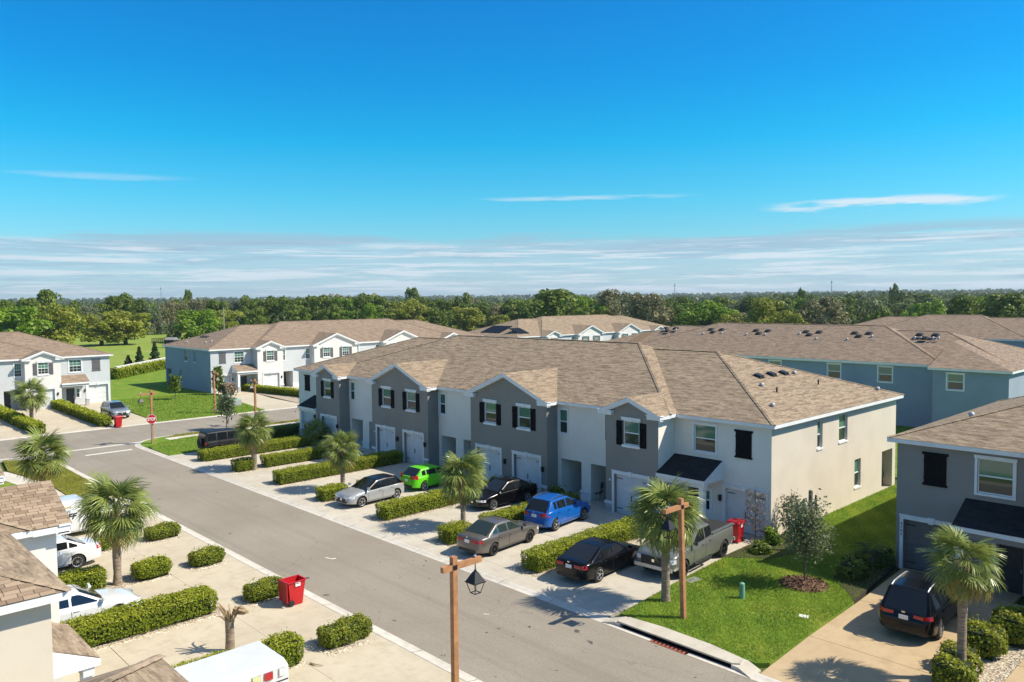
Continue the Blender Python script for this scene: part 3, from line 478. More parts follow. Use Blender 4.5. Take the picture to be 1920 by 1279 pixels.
def hip_roof(parent, x0, x1, y0, y1, ze, s, mat, fas=.20, soffit_in=.36, caps=True, ridge_only=None):
    r = (y1-y0)/2; ym = (y0+y1)/2; zr = ze+s*r; A = (x0+r, ym, zr); B = (x1-r, ym, zr); c = [(x0, y0, ze), (x1, y0, ze), (x1, y1, ze), (x0, y1, ze)]; mb = MB()
    slope_quad(mb, [c[0], c[1], B, A], (1, 0, 0), (0, 1, s), c[0]); slope_quad(mb, [c[2], c[3], A, B], (-1, 0, 0), (0, -1, s), c[2])
    slope_quad(mb, [c[1], c[2], B], (0, 1, 0), (-1, 0, s), c[1]); slope_quad(mb, [c[3], c[0], A], (0, -1, 0), (1, 0, s), c[3])
    ro = part('roof', mb, mat, parent)
    mb = MB(); t = .03
    mb.box(x0+.012, x1-.012, y0+.012, y0+t, ze-fas, ze-.012); mb.box(x0+.012, x1-.012, y1-t, y1-.012, ze-fas, ze-.012); mb.box(x0+.012, x0+t, y0+t, y1-t, ze-fas, ze-.012); mb.box(x1-t, x1-.012, y0+t, y1-t, ze-fas, ze-.012); part('fascia', mb, 'trim_white', ro)
    mb = MB(); zs = ze-fas+.025; w = soffit_in
    for q in ((x0+t, x1-t, y0+t, y0+w), (x0+t, x1-t, y1-w, y1-t), (x0+t, x0+w, y0+w, y1-w), (x1-w, x1-t, y0+w, y1-w)): mb.quad([(q[0], q[3], zs), (q[1], q[3], zs), (q[1], q[2], zs), (q[0], q[2], zs)])
    part('soffit', mb, 'soffit', ro)
    if caps:
        mb = MB()
        for a, b in ((A, B), (c[0], A), (c[3], A), (c[1], B), (c[2], B)):
            a, b = Vector(a), Vector(b); n = int((b-a).length/.42)
            for k in range(n):
                p, q = a.lerp(b, k/n), a.lerp(b, (k+1)/n); d = (q-p); sd = Vector((-d.y, d.x, 0)).normalized()*.13; dn = Vector((0, 0, .035)); up1 = Vector((0, 0, .030)); up0 = Vector((0, 0, .042))
                L = d.length; mb.quad([p+up0-sd-dn, p+up0, q+up1, q+up1-sd-dn], [(k*.4, 0), (k*.4, .12), (k*.4+.4, .12), (k*.4+.4, 0)]); mb.quad([p+up0, p+up0+sd-dn, q+up1+sd-dn, q+up1], [(k*.4, .12), (k*.4, 0), (k*.4+.4, 0), (k*.4+.4, .12)])
        part('ridge_cap', mb, mat, ro)
    return ro
def gable(parent, xc, hw, yf, yback_e, yback_r, ze, s, mat, wallmat, ywall):
    """street gable: two slopes running back into the main roof"""
    za = ze+s*hw; mb = MB()
    slope_quad(mb, [(xc+hw, yback_e, ze), (xc, yback_r, za), (xc, yf, za), (xc+hw, yf, ze)], (0, 1, 0), (-1, 0, s), (xc+hw, yf, ze))
    slope_quad(mb, [(xc-hw, yf, ze), (xc, yf, za), (xc, yback_r, za), (xc-hw, yback_e, ze)], (0, 1, 0), (1, 0, s), (xc-hw, yf, ze))
    g = part('gable_roof', mb, mat, parent)
    mb = MB(); t = .17
    for sg in (-1, 1):
        e = (xc+sg*hw, ze-.01); a = (xc, za-.01)
        p = [(e[0], yf+.01, e[1]-t), (a[0], yf+.01, a[1]-t), (a[0], yf+.05, a[1]-t), (e[0], yf+.05, e[1]-t), (e[0], yf+.01, e[1]), (a[0], yf+.01, a[1]), (a[0], yf+.05, a[1]), (e[0], yf+.05, e[1])]
        mb.hexa(p)
        q = [(e[0]-sg*.02, yf+.05, e[1]-t-.1), (a[0], yf+.05, a[1]-t-.1), (a[0], ywall, a[1]-t-.1), (e[0]-sg*.02, ywall, e[1]-t-.1), (e[0]-sg*.02, yf+.05, e[1]-.04), (a[0], yf+.05, a[1]-.04), (a[0], ywall, a[1]-.04), (e[0]-sg*.02, ywall, e[1]-.04)]
        mb.hexa(q)
        mb.box(min(xc+sg*(hw-.012), xc+sg*(hw-.04)), max(xc+sg*(hw-.012), xc+sg*(hw-.04)), yf+.05, yback_e, ze-.20, ze-.015)      # side fascia
        x1_, x2_ = sorted((xc+sg*(hw-.02), xc+sg*(hw-.95))); mb.box(x1_, x2_, yf+.08, ywall+.0, ze-.24, ze-.02)          # cornice return
        x1_, x2_ = sorted((xc+sg*(hw+.03), xc+sg*(hw-1.0))); mb.box(x1_, x2_, yf+.04, ywall, ze-.02, ze+.03)
    part('bargeboard', mb, 'trim_white', g)
    mb = MB(); mb.quad([(xc-hw+.35, ywall, 5.86), (xc+hw-.35, ywall, 5.86), (xc+hw-.35, ywall, ze), (xc, ywall, za-.14), (xc-hw+.35, ywall, ze)]); part('gable_wall', mb, wallmat, g)
    return g
def end_hip(parent, xo, xi, y0, y1, ze, s, mat):
    """hip-ended roof over one end block; its inner end dies against the taller middle roof"""
    r = (y1-y0)/2; ym = (y0+y1)/2; zr = ze+s*r; sg = 1 if xi > xo else -1; A = (xo+sg*r, ym, zr); I = (xi, ym, zr); d = abs(xi-xo); mb = MB()
    if d < r: za = ze+s*d; f = [(xo, y0, ze), (xi, y0, ze), (xi, y0+d, za)]; b = [(xi, y1, ze), (xo, y1, ze), (xi, y1-d, za)]; e = [(xo, y1, ze), (xo, y0, ze), (xi, y0+d, za), (xi, y1-d, za)]
    else: f = [(xo, y0, ze), (xi, y0, ze), I, A]; b = [(xi, y1, ze), (xo, y1, ze), A, I]; e = [(xo, y1, ze), (xo, y0, ze), A]
    slope_quad(mb, f, (1, 0, 0), (0, 1, s), f[0]); slope_quad(mb, b, (-1, 0, 0), (0, -1, s), b[0]); slope_quad(mb, e, (0, 1, 0), (sg, 0, s), e[0])
    if d < r: mb.quad([(xi, y0+.02, ze), (xi, y1-.02, ze), (xi, y1-d, za), (xi, y0+d, za)])
    ro = part('roof', mb, mat, parent); mb = MB(); xa, xb = sorted((xo, xi)); t = .03
    mb.box(xa+.012, xb-.012, y0+.012, y0+t, ze-.2, ze-.012); mb.box(xa+.012, xb-.012, y1-t, y1-.012, ze-.2, ze-.012); x1_, x2_ = sorted((xo+sg*.012, xo+sg*t)); mb.box(x1_, x2_, y0+t, y1-t, ze-.2, ze-.012); part('fascia', mb, 'trim_white', ro); return ro
def roof_vent(parent, kind, loc, s=.34, rz=0):
    mb = MB(); n = 'roof_vent'; ang = math.atan(s)
    if kind == 'box': mb.hexa([(-.30, -.26, -.05), (.30, -.26, -.05), (.30, .26, -.05), (-.30, .26, -.05), (-.24, -.20, .15), (.24, -.20, .15), (.24, .20, .15), (-.24, .20, .15)]); mb.box(-.36, .36, -.32, .32, -.03, .012); m = 'plastic_black'
    elif kind == 'cap': mb.lathe([(.0, .22), (.08, .21), (.13, .16), (.145, .08), (.10, .075), (.09, -.1)], 12); m = 'vent_metal'
    else: mb.tube([(0, 0, -.1), (0, 0, .3)], [.05, .05], 8); m = 'plastic_black'
    return part(n, mb, m, parent, smooth=kind != 'box', loc=loc, rot=((ang, 0, rz) if kind == 'box' else (0, 0, 0)))

FRONT = {'E': 0.0, 'S': -1.55, 'D': -1.55, 'M': -.55}
def townhouse(label, loc, rz, layout, pal, depth=16.35, mid_depth=16.35, front=True, detail=2, left_side=False, right_side=False, rear=None, roofmat='roof_brown', porch='roof_charcoal', door='garage_white', shut='shutter_black', number=None, roofA=None):
    th = thing('townhouse', label, 'house', loc, rz, 'rows of two-storey townhouses')
    H = 5.86; x = 0; segs_ = []
    for k, w in layout: segs_.append((k, x, x+w)); x += w
    L = x; nS = len(segs_)
    YB = depth
    for i, (k, x0, x1) in enumerate(segs_):
        yf = FRONT[k]; wf = WF((x0, yf), (1, 0)); w = x1-x0; wm = pal[k]; mb = MB(); holes = []
        left_end = i == 0; todo = []
        if k == 'E':
            mir = (lambda a, b: (w-b, w-a)) if left_end else (lambda a, b: (a, b))
            ga = mir(3.22, 5.58); wi = mir(1.27, 2.62); sh = mir(3.83, 4.75); do = mir(.85, 1.75); sd = mir(1.95, 2.35)
            holes = [(ga[0], ga[1], 0, 2.33, .24), (wi[0], wi[1], 4.05, 5.55, .10), (do[0], do[1], 0, 2.1, .12)]
        elif k == 'S':
            m = w/2; gm = m+(.12 if i < nS/2 else -.05); holes = [(gm-1.18, gm+1.18, 0, 2.36, .24), (m-.55, m+.55, 4.15, 5.52, .10)]
        elif k == 'D':
            holes = [(c-1.18, c+1.18, 0, 2.36, .24) for c in (w/2-1.83, w/2+1.83)]+[(c-.56, c+.56, 4.15, 5.52, .10) for c in (w/2-1.62, w/2+1.62)]
        elif k == 'M':
            holes = [(.12, .85, 3.98, 5.5, .1), (w-.85, w-.12, 3.98, 5.5, .1)]+[(.02, 1.95, 0, 2.38, 1.9), (w-1.95, w-.02, 0, 2.38, 1.9)]
            if w > 4.0: holes[2:] = [(.3, 2.0, 0, 2.38, 1.9), (w-2.0, w-.3, 0, 2.38, 1.9)]
        if front: wall_panel(mb, wf, 0, w, 0, H, holes)
        else: wall_panel(mb, wf, 0, w, 0, H)
        # returns of the projecting bays
        def neigh(j): return FRONT[segs_[j][0]] if 0 <= j < nS else None
        for sgn, j in ((-1, i-1), (1, i+1)):
            ny = neigh(j)
            if ny is not None and ny > yf+.01:
                mr = MB(); wall_panel(mr, WF((x1, yf), (0, 1)) if sgn == 1 else WF((x0, ny), (0, -1)), 0, ny-yf, 0, H); part('wall', mr, pal['E'] if segs_[j][0] == 'E' else wm, th)
        wl_ = part('wall', mb, wm if not (k in 'SD' and 0) else wm, th)
        if not front: continue
        if k == 'E':
            garage_door(th, wf, ga[0], ga[1], 2.33, door, detail=detail); garage_trim(th, wf, ga[0], ga[1], 2.33)
            window(th, wf, wi[0], wi[1], 4.05, 5.55, .10, 'full', muntin=False if detail > 1 else True); shutter(th, wf, sh[0], sh[1], 4.13, 5.42, shut, True)
            mb = MB(); wf.box(mb, do[0], do[1], .02, 2.1, -.12, -.07); wf.box(mb, do[0]+.12, do[1]-.12, .3, .95, -.07, -.055); wf.box(mb, do[0]+.12, do[1]-.12, 1.1, 1.95, -.07, -.055); d_ = part('front_door', mb, 'door_dark', th); mb = MB(); wf.box(mb, do[1]-.09, do[1]-.05, .95, 1.1, -.055, -.01); part('handle', mb, 'chrome', d_)
            window(th, wf, sd[0], sd[1], .9, 2.05, -.012, 'full'); sconce(th, wf, (2.95 if not left_end else w-2.95), 1.75)
            # porch: shed roof on a post
            pa = mir(-.02, 3.05); mb = MB(); zt, zl, out = 3.74, 2.92, 1.78
            if left_end: p0, p1 = pa[0], w+.02
            else: p0, p1 = -.02, pa[1]
            A_, B_, C_, D_ = wf.P(p0, zl, out), wf.P(p1, zl, out), wf.P(p1, zt, .005), wf.P(p0, zt, .005); slope_quad(mb, [A_, B_, C_, D_], (1, 0, 0), (0, out, zt-zl), A_)
            pr = part('porch_roof', mb, porch, th); mb = MB(); wf.box(mb, p0, p1, zl-.20, zl-.012, out-.03, out-.008)
            for e in (p0, p1):
                q = .03 if e == p0 else -.03; lo, hi = sorted((e, e+q)); mb.hexa([wf.P(lo, zl-.2, out-.03), wf.P(hi, zl-.2, out-.03), wf.P(hi, zl-.2, .01), wf.P(lo, zl-.2, .01), wf.P(lo, zl-.014, out-.03), wf.P(hi, zl-.014, out-.03), wf.P(hi, zt-.014, .01), wf.P(lo, zt-.014, .01)])
            part('porch_fascia', mb, 'trim_white', pr); mb = MB(); mb.quad([wf.P(p0+.03, zl-.19, 0), wf.P(p1-.03, zl-.19, 0), wf.P(p1-.03, zl-.19, out-.03), wf.P(p0+.03, zl-.19, out-.03)]); part('porch_ceiling', mb, 'soffit', pr)
            mb = MB(); e0, e1 = p0+.06, p1-.06; wf.box(mb, e0, e1, zl-.45, zl-.2, out-.42, out-.14); part('porch_beam', mb, wm, th)
            pc = (p1-.42, p1-.14) if not left_end else (p0+.14, p0+.42); mb = MB(); wf.box(mb, pc[0], pc[1], .0, zl-.45, out-.42, out-.14); po = part('porch_post', mb, 'trim_white', th); mb = MB(); wf.box(mb, pc[0]-.05, pc[1]+.05, 0, .75, out-.47, out-.09); wf.box(mb, pc[0]-.08, pc[1]+.08, .75, .83, out-.5, out-.06); part('post_base', mb, 'stone_plinth', po)
        elif k in 'SD':
            for hgar in holes[:1 if k == 'S' else 2]: garage_door(th, wf, hgar[0], hgar[1], 2.36, door, detail=detail); garage_trim(th, wf, hgar[0], hgar[1], 2.36)
            for hw_ in holes[1 if k == 'S' else 2:]:
                window(th, wf, hw_[0], hw_[1], hw_[2], hw_[3], .10, 'head', muntin=(detail < 2)); shutter(th, wf, hw_[0]-.50, hw_[0]-.06, 4.08, 5.48, shut); shutter(th, wf, hw_[1]+.06, hw_[1]+.50, 4.08, 5.48, shut)
            gs = holes[:1 if k == 'S' else 2]; plinth(th, wf, 0.0, gs[0][0]-.16); plinth(th, wf, gs[-1][1]+.16, w)
            if k == 'D': plinth(th, wf, gs[0][1]+.16, gs[1][0]-.16); sconce(th, wf, w/2-.15, 1.75); 
            sconce(th, wf, gs[-1][1]+.32, 1.75)
            if detail > 1: mb = MB(); mb.lathe([(0, .02), (.06, .02), (.07, 0)], 12, axis='x'); o_ = part('number_disc', mb, 'trim_white', th, loc=wf.P(gs[0][0]-.3, 1.95, .03), rot=(0, 0, -math.pi/2))
        elif k == 'M':
            for h_ in holes[:2]: window(th, wf, h_[0], h_[1], h_[2], h_[3], .10, 'full', muntin=(detail < 2))
            for q, h_ in enumerate(holes[2:]):
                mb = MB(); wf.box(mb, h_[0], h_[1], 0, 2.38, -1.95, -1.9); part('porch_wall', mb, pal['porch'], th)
                d0 = h_[1]-1.05 if q == 0 else h_[0]+.1; mb = MB(); wf.box(mb, d0, d0+.92, .02, 2.08, -1.9, -1.86); d_ = part('front_door', mb, 'door_dark', th); mb = MB(); wf.box(mb, d0+.08, d0+.12, .95, 1.1, -1.86, -1.8); part('handle', mb, 'chrome', d_)
            for a in (holes[2][1]+.0, holes[3][0]-.0):
                pass
            mb = MB(); c0, c1 = holes[2][1], holes[3][0]; wf.box(mb, c0-.04, c1+.04, 0, .5, -.03, .05); wf.box(mb, c0-.08, c1+.08, .5, .62, -.03, .09); part('pier_base', mb, 'trim_white', th)
            mb = MB(); wf.box(mb, 0, w, .0, .055, -1.9, .9); part('porch_floor', mb, 'concrete_grey', th)
    # sides and rear
    def side(o, d, length, spec, name):
        wf = WF(o, d); holes = [(a, b, c, e, dd) for a, b, c, e, dd, *_ in spec]; mb = MB(); wall_panel(mb, wf, 0, length, 0, H, holes); part('wall', mb, pal['side'], th)
        mb = MB(); wf.box(mb, 0, length, 5.50, 5.83, .006, .02)
        for a, b, c, e, dd, kind in spec:
            if kind == 'win': window(th, wf, a, b, c, e, dd, 'sill', frame='vinyl_white')
            elif kind == 'bare': window(th, wf, a, b, c, e, dd, 'full')
            elif kind == 'door': mb = MB(); wf.box(mb, a, b, c, e, -dd-.05, -dd); part('patio_door', mb, 'glass_lower', th); mb = MB(); [wf.box(mb, q-.03, q+.03, c, e, -dd, -dd+.03) for q in (a+.03, (a+b)/2, b-.03)]; part('patio_door_frame', mb, 'vinyl_white', th)
            elif kind == 'lanai': mb = MB(); wf.box(mb, a, b, c, e, -dd-.05, -dd); part('lanai_wall', mb, pal['side'], th); mb = MB(); wf.box(mb, a-.5, b+.2, 0, .08, -dd, -.02); part('lanai_floor', mb, 'concrete_grey', th)
    SIDE = [(5.1, 5.75, 4.03, 5.55, .16, 'win'), (7.85, 9.0, 4.03, 5.6, .16, 'win'), (10.05, 10.95, .98, 2.68, .16, 'win'), (14.15, 15.85, 0.02, 2.6, 1.8, 'lanai')]
    side((L, 0), (0, 1), YB, SIDE if right_side else [], 'right')
    mirS = [(YB-b, YB-a, c, d_, e, k_) for a, b, c, d_, e, k_ in SIDE]
    side((0, YB), (0, -1), YB, mirS if left_side else [], 'left')
    xe0, xe1 = segs_[0][2], segs_[-1][1]
    if rear:
        side((L, YB), (-1, 0), L-xe1, rear['end'], 'rear'); side((xe1, mid_depth), (-1, 0), xe1-xe0, rear['mid'], 'rear'); side((xe0, YB), (-1, 0), xe0, rear['end'], 'rear')
        if YB > mid_depth+.01: wall_panel_obj(th, WF((xe1, YB), (0, -1)), YB-mid_depth, H, pal['side']); wall_panel_obj(th, WF((xe0, mid_depth), (0, 1)), YB-mid_depth, H, pal['side'])
        for a0, a1 in rear.get('lanai', []):
            wf = WF((xe1, mid_depth), (-1, 0)); mb = MB(); zt, zl, out = 3.75, 3.0, 2.3; A_, B_, C_, D_ = wf.P(a0, zl, out), wf.P(a1, zl, out), wf.P(a1, zt, .005), wf.P(a0, zt, .005); slope_quad(mb, [A_, B_, C_, D_], (-1, 0, 0), (0, out, zt-zl), A_); lr = part('lanai_roof', mb, 'roof_charcoal', th); mb = MB(); wf.box(mb, a0, a1, zl-.2, zl-.012, out-.04, out-.008); part('fascia', mb, 'trim_white', lr)
            mb = MB(); [wf.box(mb, q, q+.14, 0, zl-.2, out-.25, out-.1) for q in (a0+.05, (a0+a1)/2, a1-.2)]; part('lanai_post', mb, pal['side'], th)
    else: side((L, YB), (-1, 0), L, [], 'rear')
    # roofs
    ov = .35; rA = roofA or (.34, depth)
    if roofA: end_hip(th, -ov, xe0+ov, -ov, depth+ov, 6.03, rA[0], roofmat); end_hip(th, L+ov, xe1-ov, -ov, depth+ov, 6.03, rA[0], roofmat); hip_roof(th, -ov+.05, L+ov-.05, -ov+.02, mid_depth+.3, 6.0, .335, roofmat)
    else: hip_roof(th, -ov, L+ov, -ov, depth+ov, 6.03, rA[0], roofmat)
    iS = [j for j, s_ in enumerate(segs_) if s_[0] == 'S']
    xb0, xb1 = segs_[iS[0]][1]-ov, segs_[iS[-1]][2]+ov; yb0, yb1, sB, zB = -.90, mid_depth+.33, .37, 6.05
    hip_roof(th, xb0, xb1, yb0, yb1, zB, sB, roofmat, soffit_in=.37)
    for k, x0, x1 in segs_:
        if k in 'SD':
            hw = (x1-x0)/2+ov; s_ = .405; ze = 6.02; za = ze+s_*hw; yr = yb0+(za-zB)/sB
            gable(th, (x0+x1)/2, hw, -1.9, yb0+.02, yr+.06, ze, s_, roofmat, pal[k], -1.55)
    th['L'] = L
    del th['L']
    return th, L, segs_
def wall_panel_obj(th, wf, length, H, mat): mb = MB(); wall_panel(mb, wf, 0, length, 0, H); part('wall', mb, mat, th)

LAY8 = [('E', 5.95), ('S', 3.85), ('M', 4.95), ('D', 7.35), ('M', 4.85), ('D', 7.3), ('M', 4.76), ('S', 3.72), ('E', 5.86)]
LAY5 = [('E', 5.9), ('S', 3.8), ('M', 4.9), ('D', 7.3), ('M', 4.9), ('S', 3.8), ('E', 5.9)]
PAL_A = dict(E='stucco_white_lifted', S='stucco_grey', D='stucco_grey', M='stucco_white_lifted', side='stucco_cream', porch='stucco_grey')
PAL_B = dict(E='stucco_lightgrey', S='stucco_pale', D='stucco_pale', M='stucco_lightgrey', side='stucco_slate', porch='stucco_lightgrey')
PAL_C = dict(E='stucco_bluegrey', S='stucco_white_lifted', D='stucco_white_lifted', M='stucco_bluegrey', side='stucco_bluegrey', porch='stucco_bluegrey')
PAL_D = dict(E='stucco_pale', S='stucco_pale', D='stucco_pale', M='stucco_lightgrey', side='stucco_cream', porch='stucco_lightgrey')
XR = -19.58
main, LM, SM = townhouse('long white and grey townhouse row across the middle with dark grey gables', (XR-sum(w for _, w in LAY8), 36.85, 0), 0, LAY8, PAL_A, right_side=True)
def mv(kind, X, Y, Z, s=.34, rz=0): return roof_vent(main, kind, (X-main.location.x, Y-36.85, Z), s, rz)
for X, Y, Z in ((-24.0, 43.5, 7.65), (-24.0, 45.05, 7.65), (-23.95, 46.5, 7.63)): mv('box', X, Y, Z, .34, math.pi/2)
for X, Y, Z in ((-22.92, 41.9, 7.28), (-20.8, 39.2, 6.56), (-20.3, 52.0, 6.39), (-23.7, 47.45, 7.54)): mv('cap', X, Y, Z)
for X, Y, Z in ((-22.05, 42.05, 6.98), (-22.1, 47.4, 7.0)): mv('pipe', X, Y, Z)
# right-hand neighbour, only its first units show
right_t, LR, SR = townhouse('slate grey townhouse at the right edge beside the black parked van-like car', (-13.62, 37.25, 0), 0, LAY5, PAL_C, door='garage_grey')
for X, Y, Z, k in ((-11.4, 40.0, 6.9, 'cap'), (-9.25, 42.35, 7.63, 'cap'), (-9.6, 42.1, 7.52, 'pipe'), (-7.6, 43.9, 8.2, 'box')): roof_vent(right_t, k, (X+13.62, Y-37.25, Z), .34, -math.pi/2)
for k, ch in enumerate('4797'): o = link('house_number', text_mesh(ch, .17, 'ink', .006), right_t, (5.9-5.58-.075, -.055, 2.1-k*.17), (math.pi/2, 0, 0))
# left foreground row (faces the street from the south)
fg_t, LF, SF = townhouse('cream townhouse roof and wall filling the lower left corner', (-19.85+48.59*1.0 - 48.59, 4.45, 0), math.pi, LAY8, PAL_D, right_side=False, left_side=False, porch='roof_brown')
fg2_t, _, _ = townhouse('townhouse whose brown roof corner just enters at the bottom edge', (-14.3+36.5, 4.65, 0), math.pi, LAY5, PAL_D, porch='roof_brown')
# rows to the west, facing east
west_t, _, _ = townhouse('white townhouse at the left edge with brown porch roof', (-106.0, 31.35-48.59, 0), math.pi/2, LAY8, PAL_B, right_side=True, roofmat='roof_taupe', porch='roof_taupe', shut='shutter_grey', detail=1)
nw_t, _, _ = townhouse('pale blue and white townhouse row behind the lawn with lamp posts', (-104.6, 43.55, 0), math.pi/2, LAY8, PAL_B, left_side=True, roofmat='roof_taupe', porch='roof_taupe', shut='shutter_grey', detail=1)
for x, y in ((3.4, 9.0), (3.4, 9.9), (3.4, 10.8)): roof_vent(nw_t, 'box', (x, y, 6.03+.34*(x+.35)), .34, -math.pi/2)
for x, y in ((2.0, 4.3), (1.6, 5.3), (1.2, 11)): roof_vent(nw_t, 'cap', (x, y, 6.03+.34*(x+.35)))
PAL_E = dict(PAL_D); PAL_E['side'] = 'stucco_bluegrey'
far_t, _, _ = townhouse('distant white townhouse row with solar panels on its roof', (-101.5, 98.2, -.4), math.pi/2, LAY8, PAL_E, shut='shutter_grey', detail=0)
def solar(x0, x1, y0, y1, fz, name='solar_panel'):
    ny = 3; nx = 4
    for i in range(nx):
        for j in range(ny):
            a0, a1 = x0+(x1-x0)*i/nx+.02, x0+(x1-x0)*(i+1)/nx-.02; b0, b1 = y0+(y1-y0)*j/ny+.02, y0+(y1-y0)*(j+1)/ny-.02; mb = MB()
            mb.hexa([(a0, b0, fz(a0, b0)+.02), (a1, b0, fz(a1, b0)+.02), (a1, b1, fz(a1, b1)+.02), (a0, b1, fz(a0, b1)+.02), (a0, b0, fz(a0, b0)+.11), (a1, b0, fz(a1, b0)+.11), (a1, b1, fz(a1, b1)+.11), (a0, b1, fz(a0, b1)+.11)]); part(name, mb, 'solar', far_t)
solar(1.2, 4.0, .9, 3.6, lambda x, y: 6.03+.34*(min(x, y)+.35)+.03 if 0 else 6.03+.34*(y+.35)); solar(1.0, 4.4, 5.8, 11.2, lambda x, y: 6.03+.34*(x+.35))
# row behind, seen from its rear, and one beyond
REAR = dict(end=[(1.2, 2.5, 4.15, 5.55, .1, 'bare'), (3.0, 5.2, .05, 2.3, .12, 'door')], mid=[(a, a+1.3, 4.15, 5.6, .1, 'bare') for a in (1.7, 8.2, 13.2, 19.6, 26.0, 31.0)]+[(a, a+2.0, .05, 2.4, .12, 'door') for a in (.6, 6.6, 12.6, 18.6, 24.6, 30.6)], lanai=[(.1, 5.2), (12.2, 17.3), (24.2, 29.2)])
PAL_F = dict(E='stucco_pale', S='stucco_white_lifted', D='stucco_white_lifted', M='stucco_white_lifted', side='stucco_slate', porch='stucco_white_lifted')
PAL_F2 = dict(PAL_F)
back_t, LB, SB = townhouse('long slate-blue townhouse row behind, seen from its rear, dark vents along the ridge', (-18.75, 94.4, 0), math.pi, LAY8, PAL_F, depth=18.9, mid_depth=16.2, rear=REAR, roofmat='roof_taupe', detail=0, roofA=(.31, 18.9))
def bv(kind, X, Y, Z): return roof_vent(back_t, kind, (-18.75-X, 94.4-Y, Z), .37, math.pi)
for X in (-58.95, -52.25, -46.2, -40.1, -34.7, -28.2):
    for dx, y in ((-.75, 10.0), (.75, 10.0), (0, 10.8)): roof_vent(back_t, 'box', (-18.75-X+dx, y, 6.05+.37*(16.53-y)+.01), .37, math.pi)
for X, Y in ((-59.6, 83.8), (-57.8, 83.9), (-53.2, 83), (-50.9, 83.4), (-47.5, 83.2), (-45.2, 83.3), (-41.3, 83.8), (-38.8, 82.6), (-35.5, 82.7), (-33.3, 83.6), (-29.1, 83.6), (-28.5, 83.5), (-27.4, 83.6), (-26.9, 83.6)):
    y = 94.4-Y; roof_vent(back_t, 'cap', (-18.75-X, y, 6.05+.37*(16.53-y)))
rear2, _, _ = townhouse('brown hip roof of the farthest row at right under the trees', (-23.8, 145.2, 0), math.pi, LAY5, PAL_F, roofmat='roof_taupe', detail=0, front=False)

# near roof: single shingles laid where they can be told apart
def shingle_field(roof, o, u, up, rows, nu, test, w=.315, course=.148):
    o, u, up = Vector(o), Vector(u).normalized(), Vector(up).normalized(); n = u.cross(up); n = n if n.z > 0 else -n; mb = MB()
    a, b = w-.014, course+.012; mb.hexa([(0, 0, .002), (a, 0, .002), (a, b, -.004), (0, b, -.004), (0, 0, .018), (a, 0, .018), (a, b, .006), (0, b, .006)]); me = mb.mesh('shingle', 'shingle_piece'); rr = random.Random(4); cnt = 0
    for r in range(rows):
        x = -(r % 2)*w*.5-rr.choice((0, .08, .15))
        for k in range(nu):
            c = o+u*(x+k*w+w*.5)+up*(r*course+course*.5)
            if not test(c, w*.5): continue
            p = o+u*(x+k*w)+up*(r*course); m = Matrix((u, up, n)).transposed().to_4x4(); m.translation = p+n*.006; ob = link('shingle', me, roof); ob.matrix_local = m; cnt += 1
    return cnt
kids = {c.name.split('.')[0]: c for c in fg_t.children}
gr_ = [c for c in fg_t.children if c.name.startswith('gable_roof')][0]; hr_ = [c for c in fg_t.children if c.name.startswith('roof')][0]
hwS = 3.85/2+.35; xcS = 5.95+3.85/2; SG = .405
# slope of the first gable that faces the camera (local -x side); u runs away from the street
shingle_field(gr_, (xcS-hwS, -1.9, 6.02), (0, 1, 0), (1, 0, SG), 16, 13, lambda c, h: c.y+h < 1.6 and c.y-h > -1.9 and c.x < xcS-.02 and c.y < -.9+(c.z-6.05)/.37+.25)
shingle_field(hr_, (-.35, -.35, 6.03), (0, 1, 0), (1, 0, .34), 16, 13, lambda c, h: c.y-h+.35 > (c.x+.35)*1.0+.02 and c.y < 3.6)
# ------------------------------------------------------------------ vegetation
def leaf_mesh(name, P, N, size, mat, tone=None, aspect=1.7, rng=RNG):
    P = np.asarray(P, float); N = np.asarray(N, float); n = len(P); N = N/np.maximum(np.linalg.norm(N, axis=1, keepdims=True), 1e-6)
    r = rng.normal(size=(n, 3)); t = np.cross(N, r); t /= np.maximum(np.linalg.norm(t, axis=1, keepdims=True), 1e-6); b = np.cross(N, t)
    size = np.broadcast_to(np.asarray(size, float), (n,))[:, None]; L = size*aspect*.5; W = size*.5
    V = np.stack([P-t*L, P+b*W, P+t*L, P-b*W], 1).reshape(-1, 3)
    me = bpy.data.meshes.new(name); me.vertices.add(4*n); me.vertices.foreach_set('co', V.ravel()); me.loops.add(4*n); me.loops.foreach_set('vertex_index', np.arange(4*n, dtype=np.int32))
    me.polygons.add(n); me.polygons.foreach_set('loop_start', np.arange(0, 4*n, 4, dtype=np.int32)); me.materials.append(MATS[mat])
    if tone is not None: at = me.attributes.new('tone', 'FLOAT', 'POINT'); at.data.foreach_set('value', np.repeat(np.clip(tone, 0, 1), 4).astype(np.float32))
    me.update(calc_edges=True); me.validate(); return me
